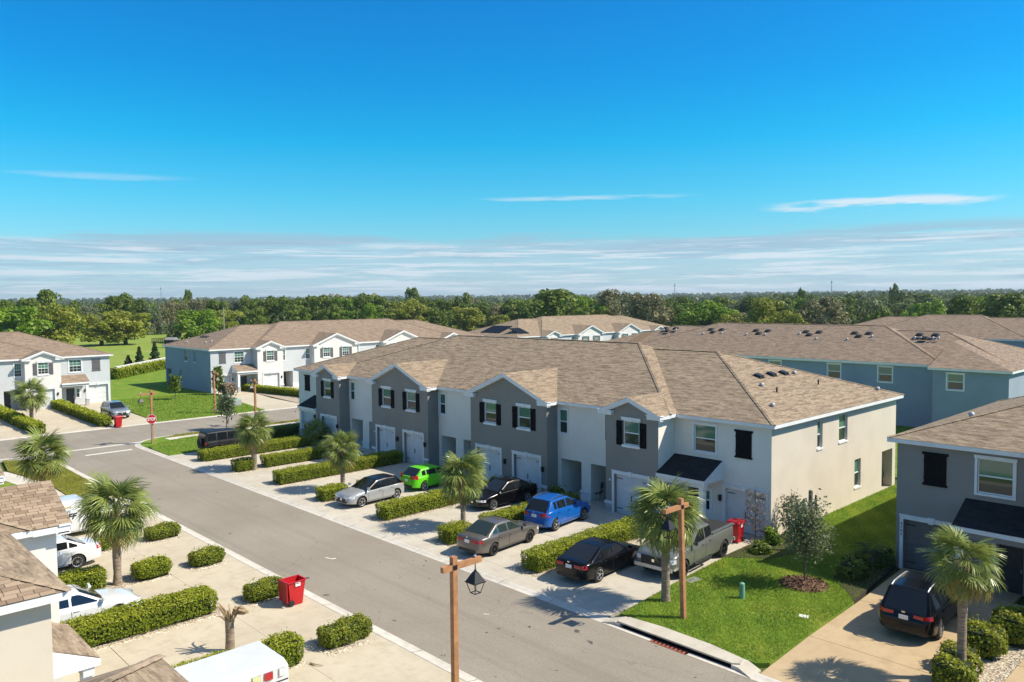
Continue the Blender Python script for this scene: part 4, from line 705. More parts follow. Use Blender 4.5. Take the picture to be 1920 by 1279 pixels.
def box_surface(n, lx, ly, h, z0, rng, bumpy=.05, roundr=.18):
    """points and normals on the clipped top and sides of a hedge body"""
    A = np.array([lx*ly, lx*h, lx*h, ly*h, ly*h]); k = rng.choice(5, n, p=A/A.sum()); u = rng.uniform(-.5, .5, n); v = rng.uniform(-.5, .5, n); P = np.zeros((n, 3)); N = np.zeros((n, 3))
    m = k == 0; P[m] = np.c_[u[m]*lx, v[m]*ly, np.full(m.sum(), h)]; N[m] = (0, 0, 1)
    for j, sg in ((1, -1), (2, 1)): m = k == j; P[m] = np.c_[u[m]*lx, np.full(m.sum(), sg*ly/2), (v[m]+.5)*h]; N[m] = (0, sg, .25)
    for j, sg in ((3, -1), (4, 1)): m = k == j; P[m] = np.c_[np.full(m.sum(), sg*lx/2), u[m]*ly, (v[m]+.5)*h]; N[m] = (sg, 0, .25)
    # round the edges: pull corners in
    q = P.copy(); q[:, 2] -= h*.5; half = np.array([lx/2, ly/2, h/2]); inner = np.clip(q, -(half-roundr), half-roundr); d = q-inner; dl = np.linalg.norm(d, axis=1, keepdims=True); q = np.where(dl > 1e-6, inner+d/np.maximum(dl, 1e-6)*np.minimum(dl, roundr), q); N = N+np.where(dl > 1e-6, d/np.maximum(dl, 1e-6), 0)
    q[:, 2] += h*.5
    wob = np.sin(q[:, 0]*3.1+q[:, 1]*2.3)*np.sin(q[:, 1]*4.1+q[:, 2]*3.7+1.3)*bumpy; Nn = N/np.linalg.norm(N, axis=1, keepdims=True)
    q[:, :2] -= np.sign(q[:, :2])*np.minimum(np.abs(q[:, :2]), .07*(1-q[:, 2:3]/h))
    q = q+Nn*(wob[:, None]+rng.normal(0, .035, (n, 1))-.01); q[:, 2] += z0; return q, Nn
def hedge(label, x, y0, y1, w=1.25, h=.85,  along='y', mat='leaf_hedge', dens=620, size=.046, group='clipped hedges', name='hedge', seed=0, roundr=.11, rz=0, bumpy=.05, cat='hedge', z=.05):
    rng = np.random.default_rng(seed+int(abs(x)*10)); w *= .92; h *= .9; L = y1-y0; cy_ = (y0+y1)/2
    t = thing(name, label, cat, (x, cy_, z), (math.pi/2 if along == 'x' else 0)+rz, group)
    area = w*L+2*h*(w+L); n = int(area*dens); P, N = box_surface(n, w, L, h, .04, rng, bumpy, roundr)
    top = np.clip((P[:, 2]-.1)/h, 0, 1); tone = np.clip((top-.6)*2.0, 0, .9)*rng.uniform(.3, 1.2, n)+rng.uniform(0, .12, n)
    ns = int(w*L*26); sx_ = rng.uniform(-.45, .45, (ns, 2))*np.array([w, L]); sh_ = rng.uniform(.02, .16, ns)*(rng.random(ns) < .6); P = np.r_[P, np.c_[sx_, h+.04+sh_]]; N = np.r_[N, rng.normal(0, 1, (ns, 3))]; tone = np.r_[tone, rng.uniform(.4, .95, ns)]; n += ns
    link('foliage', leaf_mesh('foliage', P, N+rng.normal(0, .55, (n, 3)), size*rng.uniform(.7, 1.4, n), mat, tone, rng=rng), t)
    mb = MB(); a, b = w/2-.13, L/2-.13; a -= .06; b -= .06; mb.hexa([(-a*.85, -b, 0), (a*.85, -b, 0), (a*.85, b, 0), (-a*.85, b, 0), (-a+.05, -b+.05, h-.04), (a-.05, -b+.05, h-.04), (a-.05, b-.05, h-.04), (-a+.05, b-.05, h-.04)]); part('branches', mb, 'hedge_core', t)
    return t
R_ = HX
hedge('long clipped hedge between the blue crossover and the black coupe-like sedan', R_[0], 24.85, 34.2, 1.3, .88, seed=1)
hedge('small round shrub in front of the palm beside the grey sedan tail', R_[1], 24.7, 26.3, 1.3, .82, seed=2, name='shrub', cat='shrub', group='clipped shrubs')
hedge('clipped hedge behind the palm between black sedan and blue crossover', R_[1]-.15, 27.6, 34.4, 1.2, .8, seed=3)
hedge('clipped hedge between the green hatchback and the black sedan', R_[2], 24.9, 33.2, 1.3, .85, seed=4)
hedge('small clipped shrub at the nose of the pale grey hatchback', R_[3], 24.6, 26.4, 1.3, .8, seed=5, name='shrub', cat='shrub', group='clipped shrubs')
hedge('short yellow-green hedge stub behind the pale grey hatchback', R_[3], 27.6, 29.6, 1.2, .75, seed=6)
hedge('bright shrub left of the green hatchback', R_[3]+.2, 31.2, 33.6, 1.2, .8, seed=7, name='shrub', cat='shrub', group='clipped shrubs')
hedge('longest clipped hedge left of the pale grey hatchback, ends in house shade', R_[4], 24.8, 35.0, 1.35, .9, seed=8)
hedge('small clipped shrub in front of the palm near the stop sign corner', R_[5], 24.5, 26.0, 1.3, .85, seed=9, name='shrub', cat='shrub', group='clipped shrubs')
hedge('clipped hedge behind that corner palm, second from the black off-roader', R_[5], 26.8, 32.8, 1.3, .85, seed=10)
hedge('clipped hedge right beside the black off-roader', R_[6], 24.3, 35.2, 1.4, .84, seed=11)
hedge('dark hedge at the far left end of the middle townhouse', -66.3, 33.0, 36.2, 1.2, 1.0, seed=12, mat='leaf_oak')
for k, (x, yc, l) in enumerate(((LX[4]+.1, 14.85, 1.75), (LX[3]+.1, 14.85, 1.6), (LX[2]+.15, 14.85, 1.75), (LX[1]+.05, 14.95, 2.0))):
    hedge(['rounded shrub by the kerb, farthest along the south side', 'rounded shrub by the kerb between the far shrub and the red bin', 'rounded shrub right beside the red wheelie bin at the kerb', 'rounded shrub by the kerb nearest the camera'][k], x, yc-l/2, yc+l/2, 1.25, .70, seed=20+k, name='shrub', cat='shrub', group='clipped shrubs', roundr=.34, bumpy=.08, mat='leaf_shrub', dens=600, size=.046)
hedge('rounded shrub beside the palm trunk at the lower left', LX[3]+.05, 11.5, 13.15, 1.3, .78, seed=30, name='shrub', cat='shrub', group='clipped shrubs', roundr=.36, mat='leaf_hedge', dens=600)
hedge('clipped hedge between the two white sedans', LX[3]-.1, 6.2, 10.35, 1.2, .95, seed=31, dens=600)
hedge('biggest clipped hedge at lower left in front of a white sedan', LX[2]-.15, 7.2, 12.7, 1.35, .98, seed=32, dens=620, roundr=.2)
hedge('low hedge between the white sedan and the lettered white vehicle', LX[4]-.1, 6, 12.4, 1.1, .6, seed=33, dens=500)
hedge('clipped hedge right of the sawn palm stump', LX[1]+.2, 11.75, 13.05, 1.25, .95, seed=34, dens=620, roundr=.25)
hedge('low hedge left of the sawn palm stump beside the white van roof', LX[1]-.1, 7.5, 11.0, 1.1, .85, seed=35, dens=600)
hedge('low shrub row on the far side of the lettered white vehicle', -49.2, 8.5, 13, 1.1, .7, seed=36, name='shrub', cat='shrub', group='clipped shrubs')
hedge('yellow-green hedge beside the silver car on the left driveway', -95.6, 24.75-10.8, 24.75+10.8, 1.25, .95, along='x', seed=40, dens=150, size=.11, bumpy=.12, rz=-.02)
bpy.context.view_layer.update()
hedge('yellow-green hedge at the left edge below a palm', -95.3, 18.65-10.5, 18.65+10.5, 1.25, .95, along='x', seed=41, dens=150, size=.11, bumpy=.12)
hedge('hedge along the driveway of the pale blue townhouse', -97.5, 49.5-8, 49.5+8, 1.25, .9, along='x', seed=42, dens=150, size=.11, rz=.16)
dv = Vector((-150.6+135.3, 53.8-40.5)); hedge('long leafy hedge in front of the white wall by the meadow', (-135.3-150.6)/2, (40.5+53.8)/2-dv.length/2, (40.5+53.8)/2+dv.length/2, 1.6, 1.9, seed=43, dens=70, size=.2, rz=math.atan2(-dv.x, dv.y), bumpy=.15, z=0)
w_ = thing('garden_wall', 'low white boundary wall behind the hedge by the meadow', 'wall', ((-135.3-150.6)/2-1.5, (40.5+53.8)/2+1.7, 0), math.atan2(-dv.x, dv.y)); mb = MB(); mb.box(-.15, .15, -dv.length/2-2, dv.length/2+2, 0, 2.05); part('wall_body', mb, 'wall_white', w_); mb = MB(); mb.box(-.22, .22, -dv.length/2-2.05, dv.length/2+2.05, 2.05, 2.15); part('coping', mb, 'wall_white', w_)
for k, (x, y, w, l, h) in enumerate(((-8.05, 30.3, 1.4, 1.5, .95), (-7.6, 32.2, 1.5, 1.7, 1.05), (-8.25, 28.3, 1.35, 1.3, .8), (-8.0, 26.9, 1.4, 1.3, .9))):
    hedge(['round bright shrub right of the black car, second from the house', 'round bright shrub nearest the grey house at the right edge', 'olive shrub behind the right-hand palm trunk', 'shrub at the bottom right corner beside the palm trunk'][k], x, y-l/2, y+l/2, w, h, seed=50+k, name='shrub', cat='shrub', group='clipped shrubs', roundr=.45, bumpy=.12, mat='leaf_shrub' if k != 2 else 'leaf_olive', dens=420, size=.06)
for k, (x, y, w, l, h, m) in enumerate(((-14.4, 34.6, 1.2, 1.9, .8, 'leaf_oak'), (-14.0, 36.8, .9, 1.4, .9, 'leaf_oak'), (-18.9, 34.6, 1.0, 1.2, .55, 'leaf_oak'), (-19.2, 36.2, .9, 1.1, .8, 'leaf_bright'))):
    hedge(['dark loose shrub in the mulch by the grey garage', 'dark shrub against the grey house corner', 'low dark plant in the mulch behind the young oak', 'leafy green plant by the white garage corner'][k], x, y-l/2, y+l/2, w, h, seed=60+k, name='shrub', cat='shrub', group='garden shrubs', roundr=.4, bumpy=.2, mat=m, dens=260, size=.085)
for k, (x, y) in enumerate(((-31.2, 34.6), (-37.6, 34.3), (-33.0, 35.2))):
    hedge(['dark bush in the shade by the garage behind the blue crossover', 'dark bush in the shade beside the black sedan', 'low dark bush at the porch behind the blue crossover'][k], x, y-.5, y+.5, 1.1, .8, seed=70+k, name='shrub', cat='shrub', group='garden shrubs', roundr=.4, bumpy=.1, mat='leaf_oak', dens=260, size=.08)

# palms -------------------------------------------------------------------
def frond_mesh(rng, pet, rad_, n, droop, mat, spread=250, curl=.35):
    V, F, M = [], [], []
    # petiole
    pts = [(pet*s, 0, -.10*pet*s*s) for s in (0, .33, .66, 1)]
    for k, p in enumerate(pts):
        w = .028-.006*k; i = len(V); V += [(p[0], -w, p[2]), (p[0], w, p[2]), (p[0], 0, p[2]-.02)]
        if k: F += [(i-3, i-2, i+1, i), (i-2, i-1, i+2, i+1), (i-1, i-3, i, i+2)]; M += [1, 1, 1]
    hub = np.array(pts[-1])
    for j in range(n):
        a = math.radians(-spread/2+spread*j/(n-1)+rng.normal(0, 2)); L = rad_*(1-.22*(abs(a)/math.radians(spread/2))**2)*rng.uniform(.9, 1.08); w = rad_*.030*rng.uniform(.8, 1.25)
        d = np.array([math.cos(a), math.sin(a), .0]); s = np.array([-math.sin(a), math.cos(a), 0]); dr = droop*rng.uniform(.6, 1.4); fold = -.12*math.cos(a)
        prev = None
        for k, (t, ww) in enumerate(((.03, .25), (.4, 1.0), (.74, .75), (1, .06))):
            p = hub+d*L*t*(1-.14*dr*t*t)+np.array([0, 0, fold*t*rad_-dr*rad_*t**2.2*.55+.05*abs(math.sin(a))*t]); i = len(V); V += [tuple(p-s*w*ww), tuple(p+s*w*ww)]
            if k: F.append((i-2, i-1, i+1, i)); M.append(0)
    me = bpy.data.meshes.new('frond'); me.from_pydata(V, [], F); me.materials.append(MATS[mat]); me.materials.append(MATS['leaf_palm' if mat == 'leaf_palm' else mat]); me.polygons.foreach_set('material_index', M)
    at = me.attributes.new('tone', 'FLOAT', 'POINT'); at.data.foreach_set('value', [float(x) for x in rng.uniform(0, .25, len(V))]); me.update(); return me
rg = np.random.default_rng(5)
FROND = [frond_mesh(rg, .85, .95, 34, d, 'leaf_palm') for d in (.45, .7, .95, 1.2)]; FROND_LOW = [frond_mesh(rg, .8, .85, 34, d, 'leaf_palm') for d in (1.3, 1.6)]; FROND_DRY = [frond_mesh(rg, .85, .85, 26, d, 'leaf_palm_dry', 220) for d in (1.2, 1.7)]
def palm(label, x, y, htop, r=1.0, seed=0, trunk_r=.16, n=30, dry=3, lean=(0, 0), z=.05, boots=True):
    rng = np.random.default_rng(seed); n += 8; t = thing('palm_tree', label, 'palm', (x, y, z), rng.uniform(0, 6.28), 'cabbage palms'); hc = htop-1.75*r
    mb = MB(); N = 12; pts = [(lean[0]*(k/N)**1.5, lean[1]*(k/N)**1.5, hc*k/N) for k in range(N+1)]; rr = [trunk_r*(1.25 if k == 0 else 1.05 if k == 1 else 1.0+.06*rng.normal()) for k in range(N+1)]; rr[-1] = trunk_r*1.25; rr[-2] = trunk_r*1.2
    mb.tube(pts, rr, 12); part('trunk', mb, 'palm_trunk', t, smooth=True)
    if boots:
        for k in range(22):
            a = k*2.4; zz = hc-.75*r+k*.035*r; mb = MB(); c = Vector((math.cos(a), math.sin(a), 0)); b0 = Vector((pts[-1][0], pts[-1][1], zz))+c*trunk_r*.9; b1 = b0+c*.16+Vector((0, 0, .24)); mb.bar(b0, b1, .09, .03); part('boot', mb, 'palm_boot', t)
    top = Vector((pts[-1][0], pts[-1][1], hc))
    for k in range(n+dry):
        az = k*2.39996+rng.normal(0, .12); s = k/(n-1)
        if k < n: e = math.radians(78-118*s**.85+rng.normal(0, 6)); me = FROND[rng.integers(4)] if s < .72 else FROND_LOW[rng.integers(2)]
        else: e = math.radians(-30+rng.normal(0, 12)); me = FROND_DRY[rng.integers(2)]
        rx = rng.normal(0, .45)
        m = Matrix.Translation(top+Vector((0, 0, .25*(1-s)*r))) @ Matrix.Rotation(az, 4, 'Z') @ Matrix.Rotation(-e, 4, 'Y') @ Matrix.Rotation(rx, 4, 'X') @ Matrix.Scale(r*rng.uniform(.85, 1.08), 4)
        o = link('frond', me, t); o.matrix_local = m
    return t
palm('palm in front of the silver pickup, its shadow across the drive', -18.55, 26.25, 5.2, 1.0, 1, .17, 38, 1)
palm('palm between the black sedan and the grey sedan', -32.5, 27.2, 4.35, .95, 2, .15, 32, 3)
palm('palm beside the pale grey hatchback', -44.6, 27.1, 4.1, .85, 3, .15, 30, 4)
palm('palm near the black off-roader', -54.9, 25.9, 4.45, .95, 4, .19, 30, 3)
palm('big palm at lower left beside the white sedans', -36.85, 10.9, 5.05, 1.06, 5, .17, 36, 3)
palm('palm at the far left corner lawn behind the roof', -57.6, 12.75, 4.3, 1.1, 6, .17, 34, 5)
palm('tall slender palm at the right beside the black car, browning lower fronds', -8.0, 27.6, 5.1, .76, 7, .14, 26, 9)
palm('distant palm in front of the left white townhouse', -92.7, 19.75, 4.9, 1.15, 8, .2, 24, 4)
palm('palm close to the grey gable at the far end of the middle row', -60.6, 34.3, 2.4, .9, 9, .14, 22, 1)
# sawn-off palm
t = thing('palm_stump', 'sawn-off palm trunk with split dead leaf bases beside the white van', 'stump', (-26.8, 11.55, .05)); mb = MB(); mb.tube([(0, 0, 0), (0, .02, .5), (.02, 0, 1.0), (.02, .02, 1.25)], [.17, .155, .15, .17], 12); part('trunk', mb, 'palm_trunk', t, smooth=True)
rg = np.random.default_rng(3)
for k in range(13):
    a = k*2.4; L = rg.uniform(.3, .65); mb = MB(); c = Vector((math.cos(a), math.sin(a), 0)); p = Vector((.02, .02, 1.1+.02*k))+c*.12; q = p+c*L*(.3+.5*rg.random())+Vector((0, 0, L*rg.uniform(.3, 1))); q2 = q+c*.25*rg.random()+Vector((0, 0, rg.uniform(-.2, .1))); mb.tube([p, q, q2], [.05, .035, .012], 5); part('leaf_base', mb, 'palm_boot', t)
mb = MB(); mb.hexa([(.1, .1, 1.35), (.55, .3, 1.4), (.5, .5, 1.38), (.08, .3, 1.33), (.1, .1, 1.55), (.62, .35, 1.5), (.5, .5, 1.5), (.1, .3, 1.6)]); part('dead_leaf', mb, 'palm_boot', t)
mb = MB(); mb.tube([(0, 0, .03), (.25, .05, .06), (.5, .2, .04)], [.03, .025, .01], 5); tag(part('fallen_twig', mb, 'palm_boot', None, loc=(-23.9, 13.1, .05)), 'dry curled palm scrap lying on the drive by the white van', 'palm scrap')
# pygmy date palm in the mulch bed
t = thing('date_palm', 'dark feathery dwarf palm against the grey house corner', 'palm', (-14.35, 35.6, .12)); rg = np.random.default_rng(11)
def feather(rng, L=1.1):
    V, F = [], []
    n = 16
    for k in range(n):
        s = (k+1)/n; x = L*s*(1-.15*s); z = .55*L*s-.75*L*s*s
        for sg in (-1, 1):
            l = .32*(1-.5*s)*rng.uniform(.8, 1.1); i = len(V); V += [(x-.012, 0, z), (x+.012, 0, z), (x+.10, sg*l, z-.10)]; F.append((i, i+1, i+2))
    me = bpy.data.meshes.new('frond'); me.from_pydata(V, [], F); me.materials.append(MATS['leaf_pine']); return me
FE = [feather(rg) for _ in range(3)]
for s_ in ((0, 0), (.25, .1)): mb = MB(); mb.tube([(s_[0], s_[1], 0), (s_[0]*1.3, s_[1]*1.3, .8)], [.08, .07], 8); part('trunk', mb, 'bark', t, smooth=True)
for k in range(30): link('frond', FE[k % 3], t, (.15, .06, .82), (0, rg.uniform(-.5, .5), k*2.4), rg.uniform(.75, 1.1))

# broadleaf trees ----------------------------------------------------------
def crown_points(rng, nl, n, rx, rz, lobe=.42, bottom=-.55):
    C = []
    for k in range(nl): z = rng.uniform(bottom, .78); r = (1-.55*max(0, z)**1.6-.25*max(0, -z))*.84*math.sqrt(rng.uniform(.1, 1))*rng.uniform(.8, 1.12); a = rng.uniform(0, 6.28); C.append(np.array([r*math.cos(a), r*math.sin(a), z]))
    C = np.array(C); R = rng.uniform(.55, 1.45, nl)*lobe; k = rng.choice(nl, n, p=R**2/np.sum(R**2)); d = rng.normal(size=(n, 3)); d /= np.linalg.norm(d, axis=1, keepdims=True); d[:, 2] = np.where(d[:, 2] < -.35, -d[:, 2], d[:, 2])
    P = C[k]+d*R[k][:, None]*rng.uniform(.72, 1.06, (n, 1)); tone = np.clip(.15+rng.normal(0, .14, n)+.5*(rng.random(nl)[k]-.4), 0, 1)
    return P*np.array([rx, rx, rz]), d, tone
def tree_meshes(seed, kind):
    rng = np.random.default_rng(seed)
    nl, n, lobe, sz = dict(oak=(46, 3600, .25, .50), moss=(44, 3000, .22, .46), pine=(9, 700, .30, .55), bright=(44, 3600, .26, .46))[kind]
    P, d, tone = crown_points(rng, nl, n, 6.4, 5.5, lobe, -.95)
    P[:, 2] += 6.3
    if kind == 'moss':
        m = rng.random(n) < .35; P[m, 2] -= rng.uniform(.4, 2.2, m.sum())
    if kind == 'pine': P[:, :2] *= .55; P[:, 2] = (P[:, 2]-6.3)*.9+9.0
    crown = leaf_mesh('crown', P, d+rng.normal(0, .5, (n, 3)), sz*rng.uniform(.7, 1.5, n), {'oak': 'leaf_oak', 'moss': 'leaf_moss', 'pine': 'leaf_pine', 'bright': 'leaf_bright'}[kind], tone, 1.35, rng)
    mb = MB(); mb.tube([(0, 0, -.3), (.1, 0, 2.0), (.1, .1, 4.2)], [.55, .42, .34], 8)
    for k in range(6):
        a = k*1.05+rng.normal(0, .2); L = rng.uniform(2.2, 3.8); mb.tube([(.1, .1, 3.2+.25*k), (.1+math.cos(a)*L*.5, .1+math.sin(a)*L*.5, 4.6+.3*k), (.1+math.cos(a)*L, .1+math.sin(a)*L, 6.0+.35*k)], [.26, .17, .06], 6)
    return crown, mb.mesh('trunk', 'bark_oak', True)
TREES = {k: [tree_meshes(s, k) for s in range(3)] for k in ('oak', 'moss', 'pine', 'bright')}
for k, base in (('olive', 'bright'), ('grey', 'moss')):
    TREES[k] = []
    for c, tr in TREES[base]: c2 = c.copy(); c2.materials.clear(); c2.materials.append(MATS['leaf_olive' if k == 'olive' else 'leaf_grey']); TREES[k].append((c2, tr))
def at(px, d):
    v = FWD+RIGHT*((px-960)/1474); h = Vector((v.x, v.y)).normalized(); return h.x*d, h.y*d
def hor(px): return 573-(px+449)*27/2955
def tree(label, kind, px, d, topy, wpx, group=None, seed=0, name='tree'):
    x, y = at(px, d); dep = d*math.cos(math.atan((px-960)/1474)); h = CAM_H+(hor(px)-topy)/1474*dep; w = wpx/1474*dep
    rng = random.Random(seed+px); t = thing(name, label, 'tree', (x, y, -.07), rng.uniform(0, 6.28), group); c, tr = TREES[kind][rng.randrange(3)]
    s = (w/12.6, w/12.6, h/12.2)
    if kind == 'pine': s = (w/7, w/7, h/13.5)
    link('crown', c, t, scale=s); link('trunk', tr, t, scale=s); return t
tree('broad live oak standing alone in the meadow, left of its twin', 'olive', 190, 256, 583, 95); tree('broad live oak standing alone in the meadow, right of its twin', 'olive', 236, 259, 579, 95)
tree('bright green round tree at the left edge behind the white townhouse', 'bright', 28, 235, 567, 120); tree('bright yellow-green round tree behind the left townhouse ridge', 'olive', 105, 238, 566, 95)
tree('vivid green round tree left of the pale blue townhouse roof', 'bright', 372, 262, 578, 92); tree('yellow-green tree right behind the vivid green one', 'olive', 425, 290, 576, 62); tree('small grey-green bush-like tree at the meadow edge', 'grey', 328, 262, 600, 34)
tree('yellow-green spreading tree above the pale blue townhouse ridge', 'olive', 762, 300, 559, 95); tree('yellowish tree left of the solar roof', 'olive', 875, 290, 574, 75)
tree('tall dark tree poking above the wood near the middle', 'oak', 776, 345, 538, 36); tree('large dark oak behind the solar roof', 'oak', 1050, 255, 541, 130); tree('mossy oak with bare tops right of the solar roof', 'moss', 1150, 262, 538, 75); tree('mossy olive oak above the long slate-blue roof', 'moss', 1215, 250, 546, 95)
tree('fresh green oak above the left part of the long roof', 'bright', 1318, 250, 562, 120); tree('yellow-green oak above the middle of the long roof', 'olive', 1440, 225, 556, 90); tree('mossy yellowish oak right of the middle of the long roof', 'moss', 1545, 225, 549, 100); tree('brown-grey spreading tree before the far pale house', 'grey', 1610, 380, 545, 70)
tree('dark green bush-tree just behind the long roof', 'oak', 1648, 200, 577, 62); tree('bright low tree by the far roof', 'bright', 1702, 215, 580, 50); tree('green oak above the far right roof', 'bright', 1745, 240, 560, 80); tree('dark oak at the right end of the far roof', 'oak', 1812, 250, 553, 90); tree('bluish dark oak at the right edge', 'oak', 1890, 245, 548, 95); tree('lone round tree standing above the skyline at right', 'oak', 1674, 420, 533, 22); tree('lone tree crown above the skyline near the mast', 'oak', 1503, 430, 536, 26)
tree('lone tree crown above the skyline left of the middle', 'oak', 355, 400, 542, 20); tree('tall dark oak clump at far left, upper', 'oak', 96, 330, 542, 62); tree('tall dark oak right of the meadow twins', 'oak', 232, 345, 544, 62)
BELT = []
for k, (px, d, ty, w, kind) in enumerate([(12, 300, 556, 50, 'oak'), (60, 320, 552, 55, 'oak'), (135, 320, 560, 55, 'oak'), (165, 325, 565, 50, 'grey'), (200, 345, 556, 50, 'oak'), (262, 335, 556, 52, 'oak'), (290, 330, 560, 50, 'grey'), (312, 335, 556, 45, 'moss'), (338, 340, 558, 48, 'moss'), (372, 350, 553, 50, 'moss'), (405, 345, 552, 55, 'oak'), (440, 350, 553, 50, 'grey'), (470, 345, 550, 55, 'oak'), (505, 345, 551, 55, 'oak'), (540, 340, 546, 60, 'oak'), (575, 340, 545, 60, 'oak'), (610, 335, 543, 62, 'oak'), (645, 330, 547, 60, 'bright'), (680, 330, 546, 60, 'oak'), (715, 335, 550, 60, 'oak'), (740, 340, 548, 50, 'grey'), (800, 345, 552, 55, 'oak'), (835, 345, 556, 55, 'oak'), (868, 340, 545, 50, 'oak'), (905, 320, 558, 60, 'oak'), (935, 310, 562, 60, 'moss'), (965, 310, 556, 65, 'oak'), (1000, 300, 552, 65, 'oak'), (1095, 285, 548, 60, 'bright'), (1185, 280, 540, 45, 'grey'), (1255, 290, 556, 60, 'oak'), (1290, 310, 552, 60, 'oak'), (1350, 310, 552, 65, 'oak'), (1385, 300, 556, 60, 'grey'), (1410, 300, 552, 60, 'oak'), (1470, 300, 552, 60, 'oak'), (1500, 310, 550, 55, 'bright'), (1580, 330, 552, 55, 'oak'), (1700, 420, 546, 50, 'oak'), (1735, 420, 545, 55, 'oak'), (1770, 330, 552, 60, 'grey'), (1840, 330, 549, 60, 'bright'), (1870, 330, 547, 60, 'oak'), (1915, 330, 546, 60, 'oak'), (700, 300, 562, 55, 'bright'), (560, 300, 566, 60, 'oak'), (480, 300, 568, 55, 'oak'), (620, 300, 566, 60, 'oak'), (820, 300, 572, 50, 'oak'), (940, 285, 582, 50, 'olive'), (1130, 260, 562, 55, 'bright'), (1370, 235, 578, 60, 'olive'), (1490, 215, 580, 50, 'olive')]):
    BELT.append((px, d, ty, w*.9, kind, k)); BELT.append((px+17, d+22+(k*37 % 31), ty+(k*53 % 9)-2, w*.8, ('oak', 'grey', 'oak', 'moss', 'bright', 'oak', 'olive')[k*5 % 7], k+200))
KW = {'oak': 'dark green tree', 'moss': 'brownish moss-hung tree', 'grey': 'grey-green tree', 'bright': 'fresh green tree', 'olive': 'yellow-green low tree'}
def ordinal(n): return ['first', 'second', 'third', 'fourth', 'fifth', 'sixth', 'seventh', 'eighth', 'ninth', 'tenth', 'eleventh', 'twelfth', 'thirteenth', 'fourteenth', 'fifteenth', 'sixteenth', 'seventeenth', 'eighteenth', 'nineteenth', 'twentieth', 'twenty-first', 'twenty-second', 'twenty-third', 'twenty-fourth', 'twenty-fifth'][n-1]
ZONE = [(150, 'above the left townhouse roof'), (400, 'behind the meadow'), (830, 'above the pale blue townhouse ridge'), (1240, 'around the solar-panel roof'), (1640, 'above the long slate-blue row'), (3000, 'above the far right roof')]
seen = {}
for px, d, ty, w, kind, k in sorted(BELT):
    ty += 5
    zn = next(b for a, b in ZONE if px < a); seen[(zn, kind)] = seen.get((zn, kind), 0)+1; q = ordinal(seen[(zn, kind)])
    tree(f'{KW[kind]} {zn}, {q} of its colour from the left', kind, px, d, ty, w*1.05, 'woodland trees behind the roofs', k)
# far woodland mass to the horizon
rg = np.random.default_rng(21); PP, NN, TT, SS = [], [], [], []
for k in range(4300):
    px = rg.uniform(-120, 2040); u = rg.random(); d = 400*(12.0**(u**1.15)) if k < 3600 else rg.uniform(335, 470); x, y = at(px, d)
    if px < 420 and d < 480: continue
    h = rg.uniform(8.0, 12.0)+(rg.random() < .05)*3+hill_z(d)+(3.0 if px > 1400 else 0)*min(1, d/1500); r = rg.uniform(4, 7)*(1+d/6000); n = int(110 if d < 500 else 56 if d < 900 else 26 if d < 2000 else 16)
    q = rg.normal(size=(n, 3)); q /= np.linalg.norm(q, axis=1, keepdims=True); q[:, 2] = np.abs(q[:, 2])*1.25-.5; s = .75+.25*rg.random((n, 1)); PP.append(np.array([x, y, h-r*.75])+q*s*np.array([r, r, r*.75])); NN.append(q+rg.normal(0, .4, (n, 3))); TT.append(np.clip(rg.normal(.2, .16)+rg.normal(0, .14, n), 0, 1)); SS.append(np.full(n, r*(.22 if d < 500 else .34 if d < 900 else .55 if d < 2000 else .8))*rg.uniform(.7, 1.3, n))
tag(link('distant_woodland', leaf_mesh('distant_woodland', np.concatenate(PP), np.concatenate(NN), np.concatenate(SS), 'leaf_far', np.concatenate(TT), 1.2, rg)), 'dark green wooded plain running to the horizon', 'woodland', kind='stuff')
# small conifers by the hedge
for k, (px, py, h, r) in enumerate(((241, 690, 2.0, 1.1), (262, 690, 3.7, 1.35), (291, 688, 4.5, 1.6))):
    v = FWD+RIGHT*((px-960)/1474)-UP*((py-639.5)/1474); tt = -CAM_H/v.z; x, y = v.x*tt, v.y*tt; rg = np.random.default_rng(80+k); n = 700; z = rg.random(n)**.8; a = rg.uniform(0, 6.28, n); rr = r*(1.05-z)*rg.uniform(.55, 1.1, n)*(.75+.25*np.sin(z*28)); P = np.c_[np.cos(a)*rr, np.sin(a)*rr, .3+z*h]; D = np.c_[np.cos(a), np.sin(a), np.full(n, .4)]
    t = thing('young_pine', ['lowest bushy young pine beyond the white wall', 'middle young pine beyond the white wall', 'tallest young pine beyond the white wall, next to the blue house'][k], 'pine', (x, y, -.05), 0, 'young pines'); link('crown', leaf_mesh('crown', P, D+rg.normal(0, .4, (n, 3)), .33*rg.uniform(.6, 1.3, n), 'leaf_pine', rg.uniform(0, .25, n), 1.8, rg), t); mb = MB(); mb.tube([(0, 0, 0), (0, 0, h*.9)], [.09, .02], 6); part('trunk', mb, 'bark', t)
